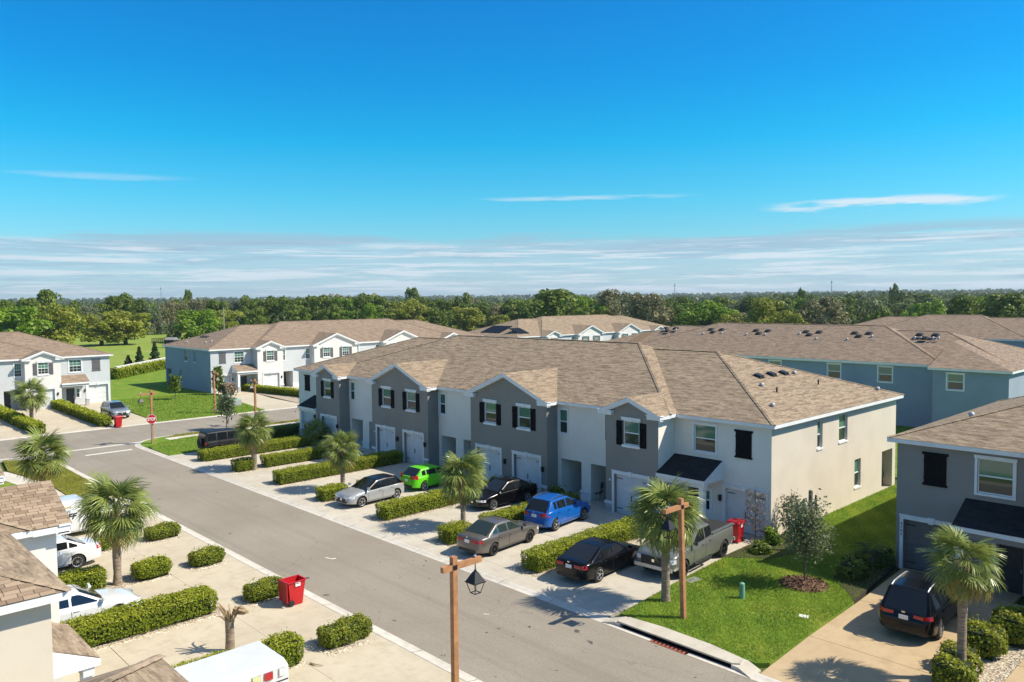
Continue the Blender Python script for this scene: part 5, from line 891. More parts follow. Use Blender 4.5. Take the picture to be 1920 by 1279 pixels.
def sapling(label, x, y, h, r, zc0, n, size, mat, seed, trunk=.035, name='young_tree', twigs=10, tonehi=.3, cat='tree', z=.1, thin=False):
    rng = np.random.default_rng(seed); t = thing(name, label, cat, (x, y, z)); mb = MB(); mb.tube([(0, 0, 0), (.02, .01, zc0), (0, .02, h*.92)], [trunk, trunk*.8, trunk*.2], 7)
    C = []
    for k in range(twigs):
        a = k*2.4; zz = zc0+(h-zc0)*(.02+.75*k/twigs); L = r*rng.uniform(.6, 1.05)*(1-.45*k/twigs); e = np.array([math.cos(a)*L, math.sin(a)*L, zz+L*.65]); mb.tube([(0, 0, zz), tuple((e+np.array([0, 0, zz]))*.5+np.array([0, 0, -.05])), tuple(e)], [trunk*.45, trunk*.28, trunk*.1], 5)
        for s in np.linspace(.25, 1.0, 6): C.append(np.array([0, 0, zz])*(1-s)+e*s)
    part('trunk', mb, 'bark_oak', t, smooth=True); C = np.array(C); k = rng.integers(len(C), size=n); P = C[k]+rng.normal(0, r*(.12 if thin else .20), (n, 3)); D = rng.normal(size=(n, 3))+np.array([0, 0, .4])
    link('crown', leaf_mesh('crown', P, D, size*rng.uniform(.6, 1.4, n), mat, rng.uniform(0, tonehi, n), 2.0, rng), t); return t
sapling('young grey-green live oak on the front lawn with a mulch ring', -15.45, 32.05, 3.75, 1.15, 1.15, 3600, .072, 'leaf_grey', 1, .045, twigs=26, tonehi=.35)
sapling('nearly bare spindly shrub against the white garage corner', -20.05, 36.1, 3.0, .8, .4, 420, .06, 'leaf_twig', 2, .03, 'shrub', 18, .3, 'shrub', thin=True); sapling('thin brownish shrub against the cream side wall', -18.9, 37.6, 2.6, .9, .3, 650, .07, 'leaf_twig', 3, .03, 'shrub', 20, .4, 'shrub', thin=True)
sapling('slim young tree on the verge by the cross street', -74.2, 32.3, 3.6, 1.1, 1.0, 900, .15, 'leaf_grey', 4, .05, twigs=14); sapling('bare young tree at the end of the middle townhouse', -72.0, 39.3, 3.2, 1.1, .8, 60, .1, 'leaf_twig', 5, .045, twigs=18); sapling('dark leafy sapling against the end of the middle townhouse', -70.6, 41.6, 4.2, .7, .9, 500, .16, 'leaf_purple', 6, .05, twigs=14)
sapling('slim young tree on the lawn beside the pale blue end wall', -101.5, 37.6, 3.4, .9, .9, 700, .17, 'leaf_oak', 7, .05, twigs=14); sapling('tall shrub against the blue wall corner', -102.5, 43.6, 4.4, .9, .4, 1100, .18, 'leaf_oak', 8, .05, twigs=16); hedge('pinkish leafy bush at the pale townhouse corner', -101.2, 43.6, 45.2, 1.6, 1.5, seed=90, mat='leaf_twig', dens=60, size=.2, name='shrub', cat='shrub', group='garden shrubs', roundr=.6, bumpy=.2)
# mulch ring under the young oak
t = thing('mulch_ring', 'round ring of brown mulch under the young oak', 'mulch', (-15.45, 32.0, .1)); mb = MB(); mb.lathe([(0, .14), (.5, .10), (.9, .05), (1.02, .0)], 22); part('mound', mb, 'mulch', t, smooth=True)
rg = np.random.default_rng(9); n = 900; a = rg.uniform(0, 6.28, n); rr = 1.02*np.sqrt(rg.random(n)); m_ = link('chips', leaf_mesh('chips', np.c_[rr*np.cos(a), rr*np.sin(a), .15-.13*rr+rg.uniform(0, .03, n)], rg.normal(size=(n, 3))+np.array([0, 0, 1.2]), .06*rg.uniform(.6, 1.5, n), 'mulch', None, 2.4, rg), t); tag(m_, kind='stuff')

# grass blades --------------------------------------------------------------
def inside(P, poly_):
    x, y = P[:, 0], P[:, 1]; c = np.zeros(len(P), bool); n = len(poly_)
    for i in range(n):
        x0, y0 = poly_[i]; x1, y1 = poly_[(i+1) % n]
        c ^= ((y0 > y) != (y1 > y)) & (x < (x1-x0)*(y-y0)/(y1-y0+1e-12)+x0)
    return c
def blades(label, poly_, dens, h, w, z, mat='leaf_blade', seed=0, tone=.25):
    rng = np.random.default_rng(seed); p = np.array(poly_); lo, hi = p.min(0), p.max(0); n = int((hi-lo).prod()*dens); P = rng.uniform(lo, hi, (n, 2)); P = P[inside(P, poly_)]; n = len(P); a = rng.uniform(0, 6.28, n); d = np.c_[np.cos(a), np.sin(a)]; hh = h*rng.uniform(.5, 1.3, n); ln = rng.normal(0, .5, (n, 2))*hh[:, None]
    V = np.zeros((n, 3, 3)); V[:, 0, :2] = P-d*w/2; V[:, 1, :2] = P+d*w/2; V[:, :2, 2] = z-.01; V[:, 2, :2] = P+ln; V[:, 2, 2] = z+hh
    me = bpy.data.meshes.new('grass'); me.vertices.add(3*n); me.vertices.foreach_set('co', V.ravel()); me.loops.add(3*n); me.loops.foreach_set('vertex_index', np.arange(3*n, dtype=np.int32)); me.polygons.add(n); me.polygons.foreach_set('loop_start', np.arange(0, 3*n, 3, dtype=np.int32)); me.materials.append(MATS[mat])
    pt = np.sin(P[:, 0]*1.7+1)*np.sin(P[:, 1]*1.3)+.5*np.sin(P[:, 0]*4.1+P[:, 1]*3.3); tn = np.clip(tone*(.5+.6*pt)+rng.normal(0, .12, n), 0, .9)
    at_ = me.attributes.new('tone', 'FLOAT', 'POINT'); at_.data.foreach_set('value', np.repeat(tn, 3).astype(np.float32)); me.update(calc_edges=True); me.validate(); return tag(link('grass', me), label, 'grass', kind='stuff')
blades('short green turf of the front lawn', front_lawn, 560, .085, .03, .10, seed=1, tone=.5)
blades('short turf on the stop sign corner', LAWNS['corner_right'], 120, .09, .05, .10, seed=2); blades('dry turf on the left corner lawn', LAWNS['corner_left'], 220, .08, .035, .10, 'leaf_olive', 3, .6); blades('dry verge grass along the cross street', [(-74.5, 27.6), (-73.65, 26.6), (-73.65, 60), (-74.5, 60)], 150, .09, .05, .10, 'leaf_olive', 4, .6)
blades('turf of the lawn between the left townhouses', [(-84.07, 29.25), (-106.3, 30.65), (-106.3, 43), (-84.07, 41.1)], 60, .10, .09, .10, seed=5)

# loose pebbles spilling from the gravel beds
def pebbles(label, cx, cy, rx, ry, n, z, seed):
    rng = np.random.default_rng(seed); mb = MB(); P = np.c_[np.sign(rng.normal(size=n))*(rx*.5+np.abs(rng.normal(0, .10, n))-.08), rng.uniform(-.5, .5, n)*ry]; e = rng.random(n) < .15; P[e] = np.c_[rng.uniform(-.5, .5, e.sum())*rx, np.sign(rng.normal(size=e.sum()))*(ry*.5+np.abs(rng.normal(0, .08, e.sum())))]
    for k in range(n):
        s_ = rng.uniform(.018, .05); x, y = cx+P[k, 0], cy+P[k, 1]; o = rng.uniform(-.012, .012, (6, 3)); base = [(s_, 0, 0), (0, s_, 0), (-s_, 0, 0), (0, -s_*1.2, 0), (0, 0, s_*.7), (0, 0, -s_*.5)]; i = len(mb.v); mb.v += [(x+b[0]+q[0], y+b[1]+q[1], z+b[2]+q[2]) for b, q in zip(base, o)]
        for f in ((0, 1, 4), (1, 2, 4), (2, 3, 4), (3, 0, 4)): mb.f.append(tuple(i+j for j in f)); mb.uv.append([]); mb.mi.append(0)
    return tag(part('pebbles', mb, 'stone_chip', None), label, 'pebbles', kind='stuff')
for k, x in enumerate(LX[1:-1]): pebbles('pale pebbles around a kerb shrub on the south side', x+.1, 14.75, 1.35, 1.55, 300, .062, k)
for k, x in enumerate(LX[1:-1]): pebbles('pale pebbles under the hedges on the south side', x, 9.9, 1.3, 6.0, 620, .05, 10+k)
for k, x in enumerate(HX): pebbles('pale pebbles under the hedges along the north side', x, 29.6, 1.6, 10.2, 650, .05, 20+k)
pebbles('pale gravel beside the right-hand palm', -7.8, 28.5, 1.4, 9.0, 700, .05, 40)
# ------------------------------------------------------------------ vehicles
def smooth1(a, k):
    if k < 2: return a
    p = np.r_[np.full(k, a[0]), a, np.full(k, a[-1])]; return np.convolve(p, np.ones(2*k+1)/(2*k+1), 'valid')
class Car:
    def __init__(s, spec):
        s.__dict__.update(dict(lean=.40, crown=.025, tuck=.93, endw=.84, clad=None, rails=False, spokes=5, rim='rim_silver', glass='glass_car', boxy=False, roofmat=None, sidewin=None, doors=None, tail='std', sm=3, taper=.11)); s.__dict__.update(spec)
        s.S = np.linspace(0, 1, 201); t = np.array(s.T); s.Tz = smooth1(np.interp(s.S, t[:, 0], t[:, 1]), s.sm)
        rb, rt, wt, wb_ = s.G; mid = (rt+wt)/2; s.Rz = np.interp(s.S, [0, rb, rt, mid, wt, wb_, 1], [s.t(rb)-.02, s.t(rb)-.02, s.H-.035, s.H, s.H-.045, s.t(wb_)-.02, s.t(wb_)-.02]); s.Rz = smooth1(s.Rz, s.sm)
    def t(s, q): return float(np.interp(q, s.S, s.Tz))
    def r(s, q): return float(np.interp(q, s.S, s.Rz))
    def y(s, q): return -s.L/2+q*s.L
    def hw(s, q):
        e = max(0, abs(2*q-1)-.62)/.38; f = 1-s.taper*e**2.2
        e2 = min(q, 1-q); f *= s.endw+(1-s.endw)*min(1, (e2/.045))**.5 if e2 < .045 else 1
        return s.W/2*f
    def zb(s, q): return s.clear+.10*max(0, abs(2*q-1)-.72)/.28
    def section(s, q):
        w, T, b = s.hw(q), s.t(q), s.zb(q); m = b+(T-b)*.48
        return [(w*.84, b), (w*.955, b+.05), (w*.985, b+.16), (w, m), (w*.992, T-.16), (w*.965, T-.06), (w*.90, T-.012), (w*.6, T+s.crown*.6), (0, T+s.crown)]
    def sidex(s, q, z):
        sec = s.section(q)[:7]; zs = [p[1] for p in sec]; return float(np.interp(z, zs, [p[0] for p in sec]))
    def gx(s, q, z): return s.hw(q)*s.tuck-(z-s.t(q))*s.lean
def build_car(label, spec, loc, rz, paint, group='parked cars', cat='car', name='parked_car'):
    c = Car(spec); t = thing(name, label, cat, loc, rz, group)
    # body shell with cut wheel arches
    qs = [0, .004, .012, .025]+list(np.linspace(.045, .955, 40))+[.975, .988, .996, 1]; mb = MB(); n = None
    rings = []
    for q in qs:
        sec = c.section(q); ring = [(0, sec[0][1])]+sec+[(-x, z) for x, z in sec[-2::-1]]; i = len(mb.v); mb.v += [(x, c.y(q), z) for x, z in ring]; rings.append(i); n = len(ring)
    for a, b in zip(rings, rings[1:]):
        for j in range(n): mb.f.append((a+j, a+(j+1) % n, b+(j+1) % n, b+j)); mb.uv.append([]); mb.mi.append(0)
    mb.f.append(tuple(rings[0]+j for j in range(n))); mb.uv.append([]); mb.mi.append(0); mb.f.append(tuple(rings[-1]+j for j in reversed(range(n)))); mb.uv.append([]); mb.mi.append(0)
    me = mb.mesh('body', [paint, 'well']); bm = bmesh.new(); bm.from_mesh(me); bmesh.ops.recalc_face_normals(bm, faces=bm.faces); bm.to_mesh(me); bm.free()
    yf = c.L/2-c.fo; yr = yf-c.wb; cut = MB()
    for yy in (yf, yr):
        for sg in (-1, 1):
            i = len(cut.v); N = 22; x0, x1 = sg*(c.W/2-.30), sg*(c.W/2+.3)
            for x in (x0, x1): cut.v += [(x, yy+(c.wr+.06)*math.cos(6.28319*k/N), c.wr+(c.wr+.06)*math.sin(6.28319*k/N)) for k in range(N)]
            for k in range(N): cut.f.append((i+k, i+(k+1) % N, i+N+(k+1) % N, i+N+k)); cut.uv.append([]); cut.mi.append(0)
            cut.f.append(tuple(i+k for k in range(N))); cut.f.append(tuple(i+N+k for k in reversed(range(N)))); cut.uv += [[], []]; cut.mi += [0, 0]
    cme = cut.mesh('arch_cutter', ['well']); bm = bmesh.new(); bm.from_mesh(cme); bmesh.ops.recalc_face_normals(bm, faces=bm.faces); bm.to_mesh(cme); bm.free()
    ob = bpy.data.objects.new('tmp_body', me); oc = bpy.data.objects.new('tmp_cut', cme); COL.objects.link(ob); COL.objects.link(oc)
    md = ob.modifiers.new('arch', 'BOOLEAN'); md.object = oc; md.operation = 'DIFFERENCE'; md.solver = 'EXACT'; md.material_mode = 'TRANSFER'
    me2 = bpy.data.meshes.new_from_object(ob.evaluated_get(bpy.context.evaluated_depsgraph_get())); bpy.data.objects.remove(ob); bpy.data.objects.remove(oc)
    me2.polygons.foreach_set('use_smooth', [True]*len(me2.polygons)); me2.set_sharp_from_angle(angle=rad(38)); body = link('body', me2, t)
    # cabin
    rb, rt, wt, wbq = c.G; mb = MB(); rings = []; gq = list(np.linspace(rb-.004, wbq+.004, 42)); N = None
    for q in gq:
        T, R = c.t(q), c.r(q); z1 = max(T-.03, R-.10); z2 = max(T-.028, R-.03); g0 = c.gx(q, T-.04); sec = [(g0, T-.04), (c.gx(q, z1), z1), (c.gx(q, z2)-.025, z2), (c.gx(q, R)*.80, R), (c.gx(q, R)*.4, R+.012), (0, R+.018)]
        ring = sec+[(-x, z) for x, z in sec[-2::-1]]; i = len(mb.v); mb.v += [(x, c.y(q), z) for x, z in ring]; rings.append(i); N = len(ring)
    for a, b in zip(rings, rings[1:]):
        for j in range(N-1): mb.f.append((a+j, a+j+1, b+j+1, b+j)); mb.uv.append([]); mb.mi.append(0)
    me = mb.mesh('cabin', c.roofmat or paint); bm = bmesh.new(); bm.from_mesh(me); bmesh.ops.recalc_face_normals(bm, faces=bm.faces); bm.to_mesh(me); bm.free(); me.polygons.foreach_set('use_smooth', [True]*len(me.polygons)); me.set_sharp_from_angle(angle=rad(35)); link('cabin', me, t)
    def topglass(nm, q0, q1, out):
        mb = MB(); Q = np.linspace(q0, q1, 7); U = np.linspace(-1, 1, 9)
        for a, b in zip(Q, Q[1:]):
            for u, v in zip(U, U[1:]):
                P = []
                for q, w in ((a, u), (a, v), (b, v), (b, u)):
                    R = c.r(q); X = c.gx(q, R)*.86*w; prof = (1-abs(w)*.86); zz = R+.018*min(1, prof*1.4)+.012; P.append((X, c.y(q)+out*.012, zz))
                mb.quad(P)
        return part(nm, mb, c.glass, t, smooth=True)
    topglass('windscreen', wt+.006, wbq-.012, 1); topglass('rear_window', rb+.012 if rb > .1 else rb+.006, rt-.004, -1)
    for sg in (-1, 1):
        for (q0, q1) in c.sidewin:
            mb = MB(); Q = np.linspace(q0, q1, 9); P0 = []
            for q in Q:
                T = c.t(q); zb_ = T+.035; zt_ = max(zb_+.004, min(c.r(q)-.085, c.H-.12)); P0.append(((sg*(c.gx(q, zb_)+.008), c.y(q), zb_), (sg*(c.gx(q, zt_)+.010), c.y(q), zt_)))
            for a, b in zip(P0, P0[1:]): mb.quad([a[0], b[0], b[1], a[1]] if sg > 0 else [b[0], a[0], a[1], b[1]])
            part('side_window', mb, c.glass, t)
        for (q0, q1) in c.doors:
            for lvl, ex, m_ in ((0, .010, 'well'), (1, 0, paint)):
                mb = MB(); Q = np.linspace(q0-ex/c.L*1.2, q1+ex/c.L*1.2, 8); zl = c.clear+.12-ex; 
                for a, b in zip(Q, Q[1:]):
                    zz = lambda q: np.linspace(zl, c.t(q)-.055+ex*.5, 6)
                    for k in range(5):
                        P = []
                        for q, kk in ((a, k), (b, k), (b, k+1), (a, k+1)): z = zz(q)[kk]; P.append((sg*(c.sidex(q, z)+(.004 if lvl == 0 else .008)), c.y(q), z))
                        mb.quad(P if sg > 0 else P[::-1])
                o = part('door' if lvl else 'door_gap_shade', mb, m_, t, smooth=True)  # dark shell behind each door paints the shaded gap around it
                if lvl: mb = MB(); q = q0+.016; z = c.t(q)-.17; x = c.sidex(q, z)+.01; mb.box(min(sg*x, sg*(x+.03)), max(sg*x, sg*(x+.03)), c.y(q), c.y(q)+.19, z, z+.035); part('handle', mb, c.__dict__.get('handle', paint), o)
        # sill
        mb = MB(); Q = np.linspace(yr+c.wr+.08, yf-c.wr-.08, 8); qz = lambda yy: (yy+c.L/2)/c.L
        hgt = .24 if c.clad else .10
        for a, b in zip(Q, Q[1:]): mb.quad([(sg*(c.sidex(qz(a), c.clear+.02)+.012), a, c.clear+.005), (sg*(c.sidex(qz(b), c.clear+.02)+.012), b, c.clear+.005), (sg*(c.sidex(qz(b), c.clear+hgt)+.010), b, c.clear+hgt), (sg*(c.sidex(qz(a), c.clear+hgt)+.010), a, c.clear+hgt)][::1 if sg > 0 else -1])
        part('sill', mb, c.clad or 'plastic_black', t)
        # mirror
        q = wbq-.035; x = c.gx(q, c.t(q))+.02; mb = MB(); x0, x1 = sorted((sg*(x+.02), sg*(x+.22))); yy = c.y(q); zz = c.t(q)+.06; mb.hexa([(x0, yy-.02, zz), (x1, yy-.02, zz), (x1, yy+.10, zz+.02), (x0, yy+.12, zz+.02), (x0, yy-.02, zz+.15), (x1, yy-.02, zz+.14), (x1, yy+.06, zz+.12), (x0, yy+.08, zz+.13)]); part('door_mirror', mb, c.__dict__.get('mirror', paint), t)
        # lamps wrap the corners
        for nm, q0, q1, z0, z1, m_, cap, fx in (('tail_light', 0, c.tl[0], c.tl[1], c.tl[2], 'lens_red', 0, c.tl[3]), ('headlight', 1-c.hl[0], 1, c.hl[1], c.hl[2], 'lens_clear', 1, c.hl[3])):
            mb = MB(); Q = np.linspace(q0, q1, 6)
            for a, b in zip(Q, Q[1:]):
                P = [(sg*(c.sidex(a, z0)+.010), c.y(a), z0), (sg*(c.sidex(b, z0)+.010), c.y(b), z0), (sg*(c.sidex(b, z1)+.010), c.y(b), z1), (sg*(c.sidex(a, z1)+.010), c.y(a), z1)]; mb.quad(P if sg > 0 else P[::-1])
            e = 0 if cap == 0 else 1; yy = c.y(e)+(-.012 if cap == 0 else .012); xo = c.sidex(e, (z0+z1)/2)+.01; xi = xo*fx; zz0 = z0+(z1-z0)*.15
            mb.quad([(sg*xi, yy, zz0), (sg*xo, yy, z0), (sg*xo, yy, z1), (sg*xi, yy, z1)]); part(nm, mb, m_, t)
    # ends
    def endpatch(nm, e, hw_, z0, z1, m_, off=.014, nx=2):
        mb = MB(); yy = c.y(e)+(-off if e == 0 else off); mb.hexa([(-hw_, yy-.004, z0), (hw_, yy-.004, z0), (hw_, yy+.004, z0), (-hw_, yy+.004, z0), (-hw_, yy-.004, z1), (hw_, yy-.004, z1), (hw_, yy+.004, z1), (-hw_, yy+.004, z1)]); return part(nm, mb, m_, t)
    z0 = c.zb(0); endpatch('number_plate', 0, .155, c.plate, c.plate+.155, 'plate', .022); endpatch('rear_valance', 0, c.hw(0)*.86, z0+.01, z0+.14, c.clad or 'plastic_black', .010); endpatch('badge', 0, .06, c.plate+.24, c.plate+.30, 'chrome', .018)
    endpatch('grille', 1, c.hw(1)*c.gr[2], c.gr[0], c.gr[1], 'plastic_black', .010); endpatch('lower_grille', 1, c.hw(1)*.8, z0+.03, z0+.15, c.clad or 'plastic_black', .010); endpatch('front_badge', 1, .065, (c.gr[0]+c.gr[1])/2-.05, (c.gr[0]+c.gr[1])/2+.07, 'chrome', .02)
    if c.rails:
        for sg in (-1, 1):
            mb = MB(); Q = np.linspace(rt+.01, wt-.03, 8); mb.tube([(sg*(c.gx(q, c.r(q))*.90), c.y(q), c.r(q)+(.055 if 0 < k < 7 else .0)) for k, q in enumerate(Q)], [.022]*8, 6); part('roof_rail', mb, c.__dict__.get('railmat', 'chrome'), t)
    for sg in (-1, 1):
        for yy in (yf, yr): wheel(t, sg*(c.W/2-.115), yy, c.wr, sg, c.rim, c.spokes)
    return t, c
WHEELS = {}
def wheel(parent, x, y, r, sg, rim, spokes, z=None, rot=None, nm='wheel'):
    key = (round(r, 2), rim, spokes)
    if key not in WHEELS:
        w = .215; mb = MB(); mb.lathe([(r*.66, -w/2+.02), (r*.70, -w/2), (r*.93, -w/2+.012), (r, -w/2+.05), (r, w/2-.05), (r*.93, w/2-.012), (r*.70, w/2), (r*.66, w/2-.03)], 26, axis='x'); ty = mb.mesh('tyre', 'rubber', True)
        mb = MB(); mb.lathe([(r*.67, w/2-.005), (r*.63, w/2-.02), (r*.60, w/2-.09), (.0, w/2-.09)], 24, axis='x', mi=1); mb.lathe([(r*.68, w/2-.012), (r*.68, w/2+.002), (r*.60, w/2-.01), (r*.59, w/2-.05)], 24, axis='x')
        for k in range(spokes):
            a = 6.28319*k/spokes; wd = .5/spokes*1.25
            P = lambda rr, da, xx: (xx, rr*math.cos(a+da), rr*math.sin(a+da))
            mb.hexa([P(r*.12, -wd*1.8, w/2-.06), P(r*.62, -wd*.72, w/2-.05), P(r*.62, wd*.72, w/2-.05), P(r*.12, wd*1.8, w/2-.06), P(r*.12, -wd*1.6, w/2-.012), P(r*.62, -wd*.5, w/2-.006), P(r*.62, wd*.5, w/2-.006), P(r*.12, wd*1.6, w/2-.012)])
        mb.lathe([(.0, w/2-.004), (r*.15, w/2-.006), (r*.17, w/2-.04)], 14, axis='x'); WHEELS[key] = (ty, mb.mesh('rim', [rim, 'well'], False))
    ty, ri = WHEELS[key]; e = link(nm, ty, parent, (x, y, z if z is not None else r), rot if rot else (0, 0, 0 if sg > 0 else math.pi)); link('rim', ri, e); return e
SEDAN = dict(L=4.63, W=1.78, H=1.48, wb=2.70, fo=.93, wr=.315, clear=.19, T=[(0, .74), (.01, .90), (.03, .985), (.13, 1.02), (.35, .99), (.62, .945), (.72, .93), (.86, .83), (.95, .73), (.985, .63), (1, .54)], G=(.125, .30, .52, .715), sidewin=[(.215, .285), (.30, .435), (.455, .645)], doors=[(.275, .445), (.45, .665)], tl=(.05, .76, .92, .45), hl=(.075, .56, .68, .55), plate=.72, gr=(.40, .56, .62))
HATCH = dict(SEDAN, L=4.26, W=1.80, H=1.45, wb=2.63, fo=.87, wr=.325, lean=.36, T=[(0, .62), (.008, .80), (.02, .95), (.12, 1.0), (.4, .97), (.66, .93), (.73, .92), (.86, .86), (.95, .76), (.985, .64), (1, .52)], G=(.018, .165, .50, .725), sidewin=[(.15, .22), (.24, .42), (.44, .64)], doors=[(.22, .43), (.435, .68)], tl=(.06, .80, .95, .62), hl=(.085, .60, .74, .55), plate=.62, gr=(.42, .58, .6))
SUV = dict(HATCH, L=4.28, W=1.78, H=1.66, wb=2.56, fo=.88, wr=.345, clear=.23, lean=.35, T=[(0, .62), (.008, .85), (.02, 1.06), (.12, 1.16), (.4, 1.10), (.66, 1.04), (.72, 1.02), (.86, .97), (.95, .86), (.985, .72), (1, .58)], G=(.018, .15, .51, .725), sidewin=[(.175, .225), (.245, .42), (.44, .645)], tl=(.07, .86, 1.06, .62), hl=(.085, .74, .88, .55), plate=.80, gr=(.52, .72, .6), rails=True)
BIGSUV = dict(SUV, L=4.86, W=1.95, H=1.80, wb=2.79, fo=.97, wr=.37, clear=.25, T=[(0, .64), (.008, .88), (.02, 1.08), (.12, 1.14), (.4, 1.10), (.66, 1.07), (.74, 1.06), (.86, 1.02), (.95, .92), (.985, .78), (1, .62)], G=(.016, .125, .54, .735), sidewin=[(.12, .235), (.25, .43), (.45, .65)], doors=[(.245, .44), (.445, .69)], tl=(.055, .92, 1.05, .50), plate=.82)
X6, RZ = 1, 0
cars = {}
build_car('dark grey four-door sedan parked tail to the street', dict(SEDAN, rim='rim_dark', spokes=9, glass='glass_car_green'), (-28.78, 26.45, .055), .09, 'paint_gunmetal')
build_car('blue compact crossover behind the grey sedan', dict(SUV, clad='steel', spokes=5), (-29.45, 31.5, .055), .115, 'paint_blue')
build_car('black sedan with steep tail parked beside the silver pickup', dict(SEDAN, L=4.69, W=1.82, H=1.43, wb=2.84, fo=.78, wr=.335, endw=.86, spokes=5, G=(.10, .31, .55, .735), T=[(0, .72), (.01, .88), (.03, .97), (.11, 1.0), (.35, .985), (.62, .94), (.74, .93), (.86, .86), (.95, .76), (.985, .66), (1, .54)], handle='chrome'), (-22.88, 27.3, .055), .07, 'paint_black')
build_car('black sedan nose to the street under the palm, left of the blue crossover', dict(SEDAN, spokes=5, handle='chrome'), (-34.75, 32.2, .055), math.pi-.04, 'paint_black')
build_car('pale grey hatchback with dark roof, nose to the street', dict(HATCH, roofmat='paint_black', spokes=5), (-41.0, 26.85, .055), math.pi+.05, 'paint_silvergrey')
build_car('bright green hatchback half hidden by a palm', dict(HATCH, L=4.36, wb=2.65, spokes=5, tl=(.075, .82, 1.06, .66)), (-41.5, 32.1, .055), .03, 'paint_green')
build_car('black three-row car parked on the right-hand driveway', dict(BIGSUV, spokes=5, railmat='galv'), (-10.5, 31.65, .055), .05, 'paint_black')
build_car('silver car on the driveway of the left white townhouse', dict(BIGSUV, L=4.6, W=1.9, H=1.68, wb=2.75, rails=False), (-91.2, 27.35, .055), -math.pi/2, 'paint_sil2')
build_car('white sedan beside the big palm, dappled by its shade', dict(SEDAN, L=4.9, W=1.84, H=1.45, wb=2.85, fo=.95, wr=.335, spokes=10), (-41.2, 8.85, .055), math.pi, 'paint_whitecar')
build_car('white sedan behind the biggest lower left hedge', dict(SEDAN, L=4.65, spokes=8), (-33.35, 8.2, .055), 0, 'paint_whitecar')
# pickup
PICK = dict(SEDAN, L=5.88, W=2.06, H=1.93, wb=3.74, fo=.97, wr=.41, clear=.36, lean=.22, tuck=.95, endw=.9, taper=.06, T=[(0, 1.22), (.004, 1.30), (.02, 1.34), (.42, 1.34), (.425, 1.34), (.55, 1.27), (.70, 1.25), (.76, 1.24), (.88, 1.20), (.95, 1.12), (.985, 1.0), (1, .72)], G=(.385, .415, .58, .735), sidewin=[(.405, .50), (.515, .665)], doors=[(.40, .508), (.513, .69)], tl=(.03, .95, 1.25, .86), hl=(.05, .80, .98, .66), plate=.62, gr=(.62, 1.0, .72), spokes=6, rim='rim_dark', mirror='plastic_black', sm=1)
tr, cc = build_car('silver crew-cab pickup nose to the street beside the front lawn', PICK, (-20.72, 31.0, .055), math.pi+.075, 'paint_silver', cat='pickup', name='pickup_truck')
mb = MB(); mb.box(-.80, .80, cc.y(.02), cc.y(.375), 1.352, 1.375); part('bed_cover', mb, 'rubber', tr)
for sg in (-1, 1):
    mb = MB(); x0, x1 = sorted((sg*.82, sg*.99)); mb.box(x0, x1, cc.y(.01), cc.y(.378), 1.345, 1.40); part('bed_rail', mb, 'paint_silver', tr)
    mb = MB(); mb.tube([(sg*1.02, cc.y(.42), .42), (sg*1.08, cc.y(.45), .40), (sg*1.08, cc.y(.66), .40), (sg*1.02, cc.y(.69), .42)], [.05]*4, 8); part('side_step', mb, 'plastic_black', tr)
    mb = MB(); mb.box(*sorted((sg*.25, sg*.7)), cc.y(.80), cc.y(.95), 1.19, 1.235); 
mb = MB(); mb.box(-.95, .95, cc.y(1)-.03, cc.y(1)+.05, .46, .62); part('front_bumper', mb, 'steel', tr)
mb = MB(); mb.box(-.95, .95, cc.y(0)-.10, cc.y(0)+.02, .52, .68); part('rear_bumper', mb, 'steel', tr)
# boxy off-roader
JP = dict(PICK, roofmat='plastic_black', L=4.45, W=1.88, H=1.86, wb=2.95, fo=.66, wr=.40, clear=.34, lean=.10, tuck=.93, T=[(0, 1.0), (.005, 1.13), (.55, 1.13), (.72, 1.13), (.98, 1.10), (.99, 1.07), (1, 1.0)], G=(.012, .03, .60, .70), sidewin=[(.05, .20), (.225, .40), (.425, .60)], doors=[(.215, .41), (.42, .64)], tl=(.02, .85, 1.05, .85), hl=(.01, .75, .95, .6), plate=.6, gr=(.62, 1.0, .7), rim='rim_dark', spokes=8)
jp, jc = build_car('black boxy off-roader with a spare wheel on its tail by the corner lawn', JP, (-63.5, 27.7, .055), 0, 'paint_matteblack', name='off_roader')
wheel(jp, .05, -2.36, .39, 1, 'rim_dark', 8, .98, (0, 0, -math.pi/2), 'spare_wheel')
for sg in (-1, 1):
    for yy in (2.225-.66, 2.225-.66-2.95):
        mb = MB(); x0, x1 = sorted((sg*.86, sg*1.02)); mb.hexa([(x0, yy-.55, .78), (x1, yy-.55, .70), (x1, yy+.5, .78), (x0, yy+.5, .84), (x0, yy-.55, .84), (x1, yy-.55, .76), (x1, yy+.5, .85), (x0, yy+.5, .90)]); part('wheel_flare', mb, 'plastic_black', jp)
# sheriff vehicle
SH = dict(BIGSUV, L=5.9, W=2.02, H=2.0, lean=.14, tuck=.96, wb=3.7, fo=.95, T=[(0, .8), (.006, 1.2), (.02, 1.5), (.05, 1.55), (.55, 1.55), (.66, 1.38), (.75, 1.22), (.86, 1.10), (.95, .99), (.985, .84), (1, .68)], G=(.012, .05, .63, .80), sidewin=[(.605, .74)], doors=[(.03, .30), (.58, .755)], rails=False, hl=(.07, .74, .90, .55))
sh, sc_ = build_car('white law enforcement vehicle with gold stripe and lettering behind the palm', SH, (-46.78, 11.3, .055), 0, 'paint_whitecar', name='patrol_vehicle')
mb = MB(); Q = np.linspace(.05, .52, 8)
for a, b in zip(Q, Q[1:]): mb.quad([(sc_.gx(a, 1.62)+.012, sc_.y(a), 1.62), (sc_.gx(b, 1.62)+.012, sc_.y(b), 1.62), (sc_.gx(b, 1.70)+.012, sc_.y(b), 1.70), (sc_.gx(a, 1.70)+.012, sc_.y(a), 1.70)])
part('gold_stripe', mb, 'gold', sh)
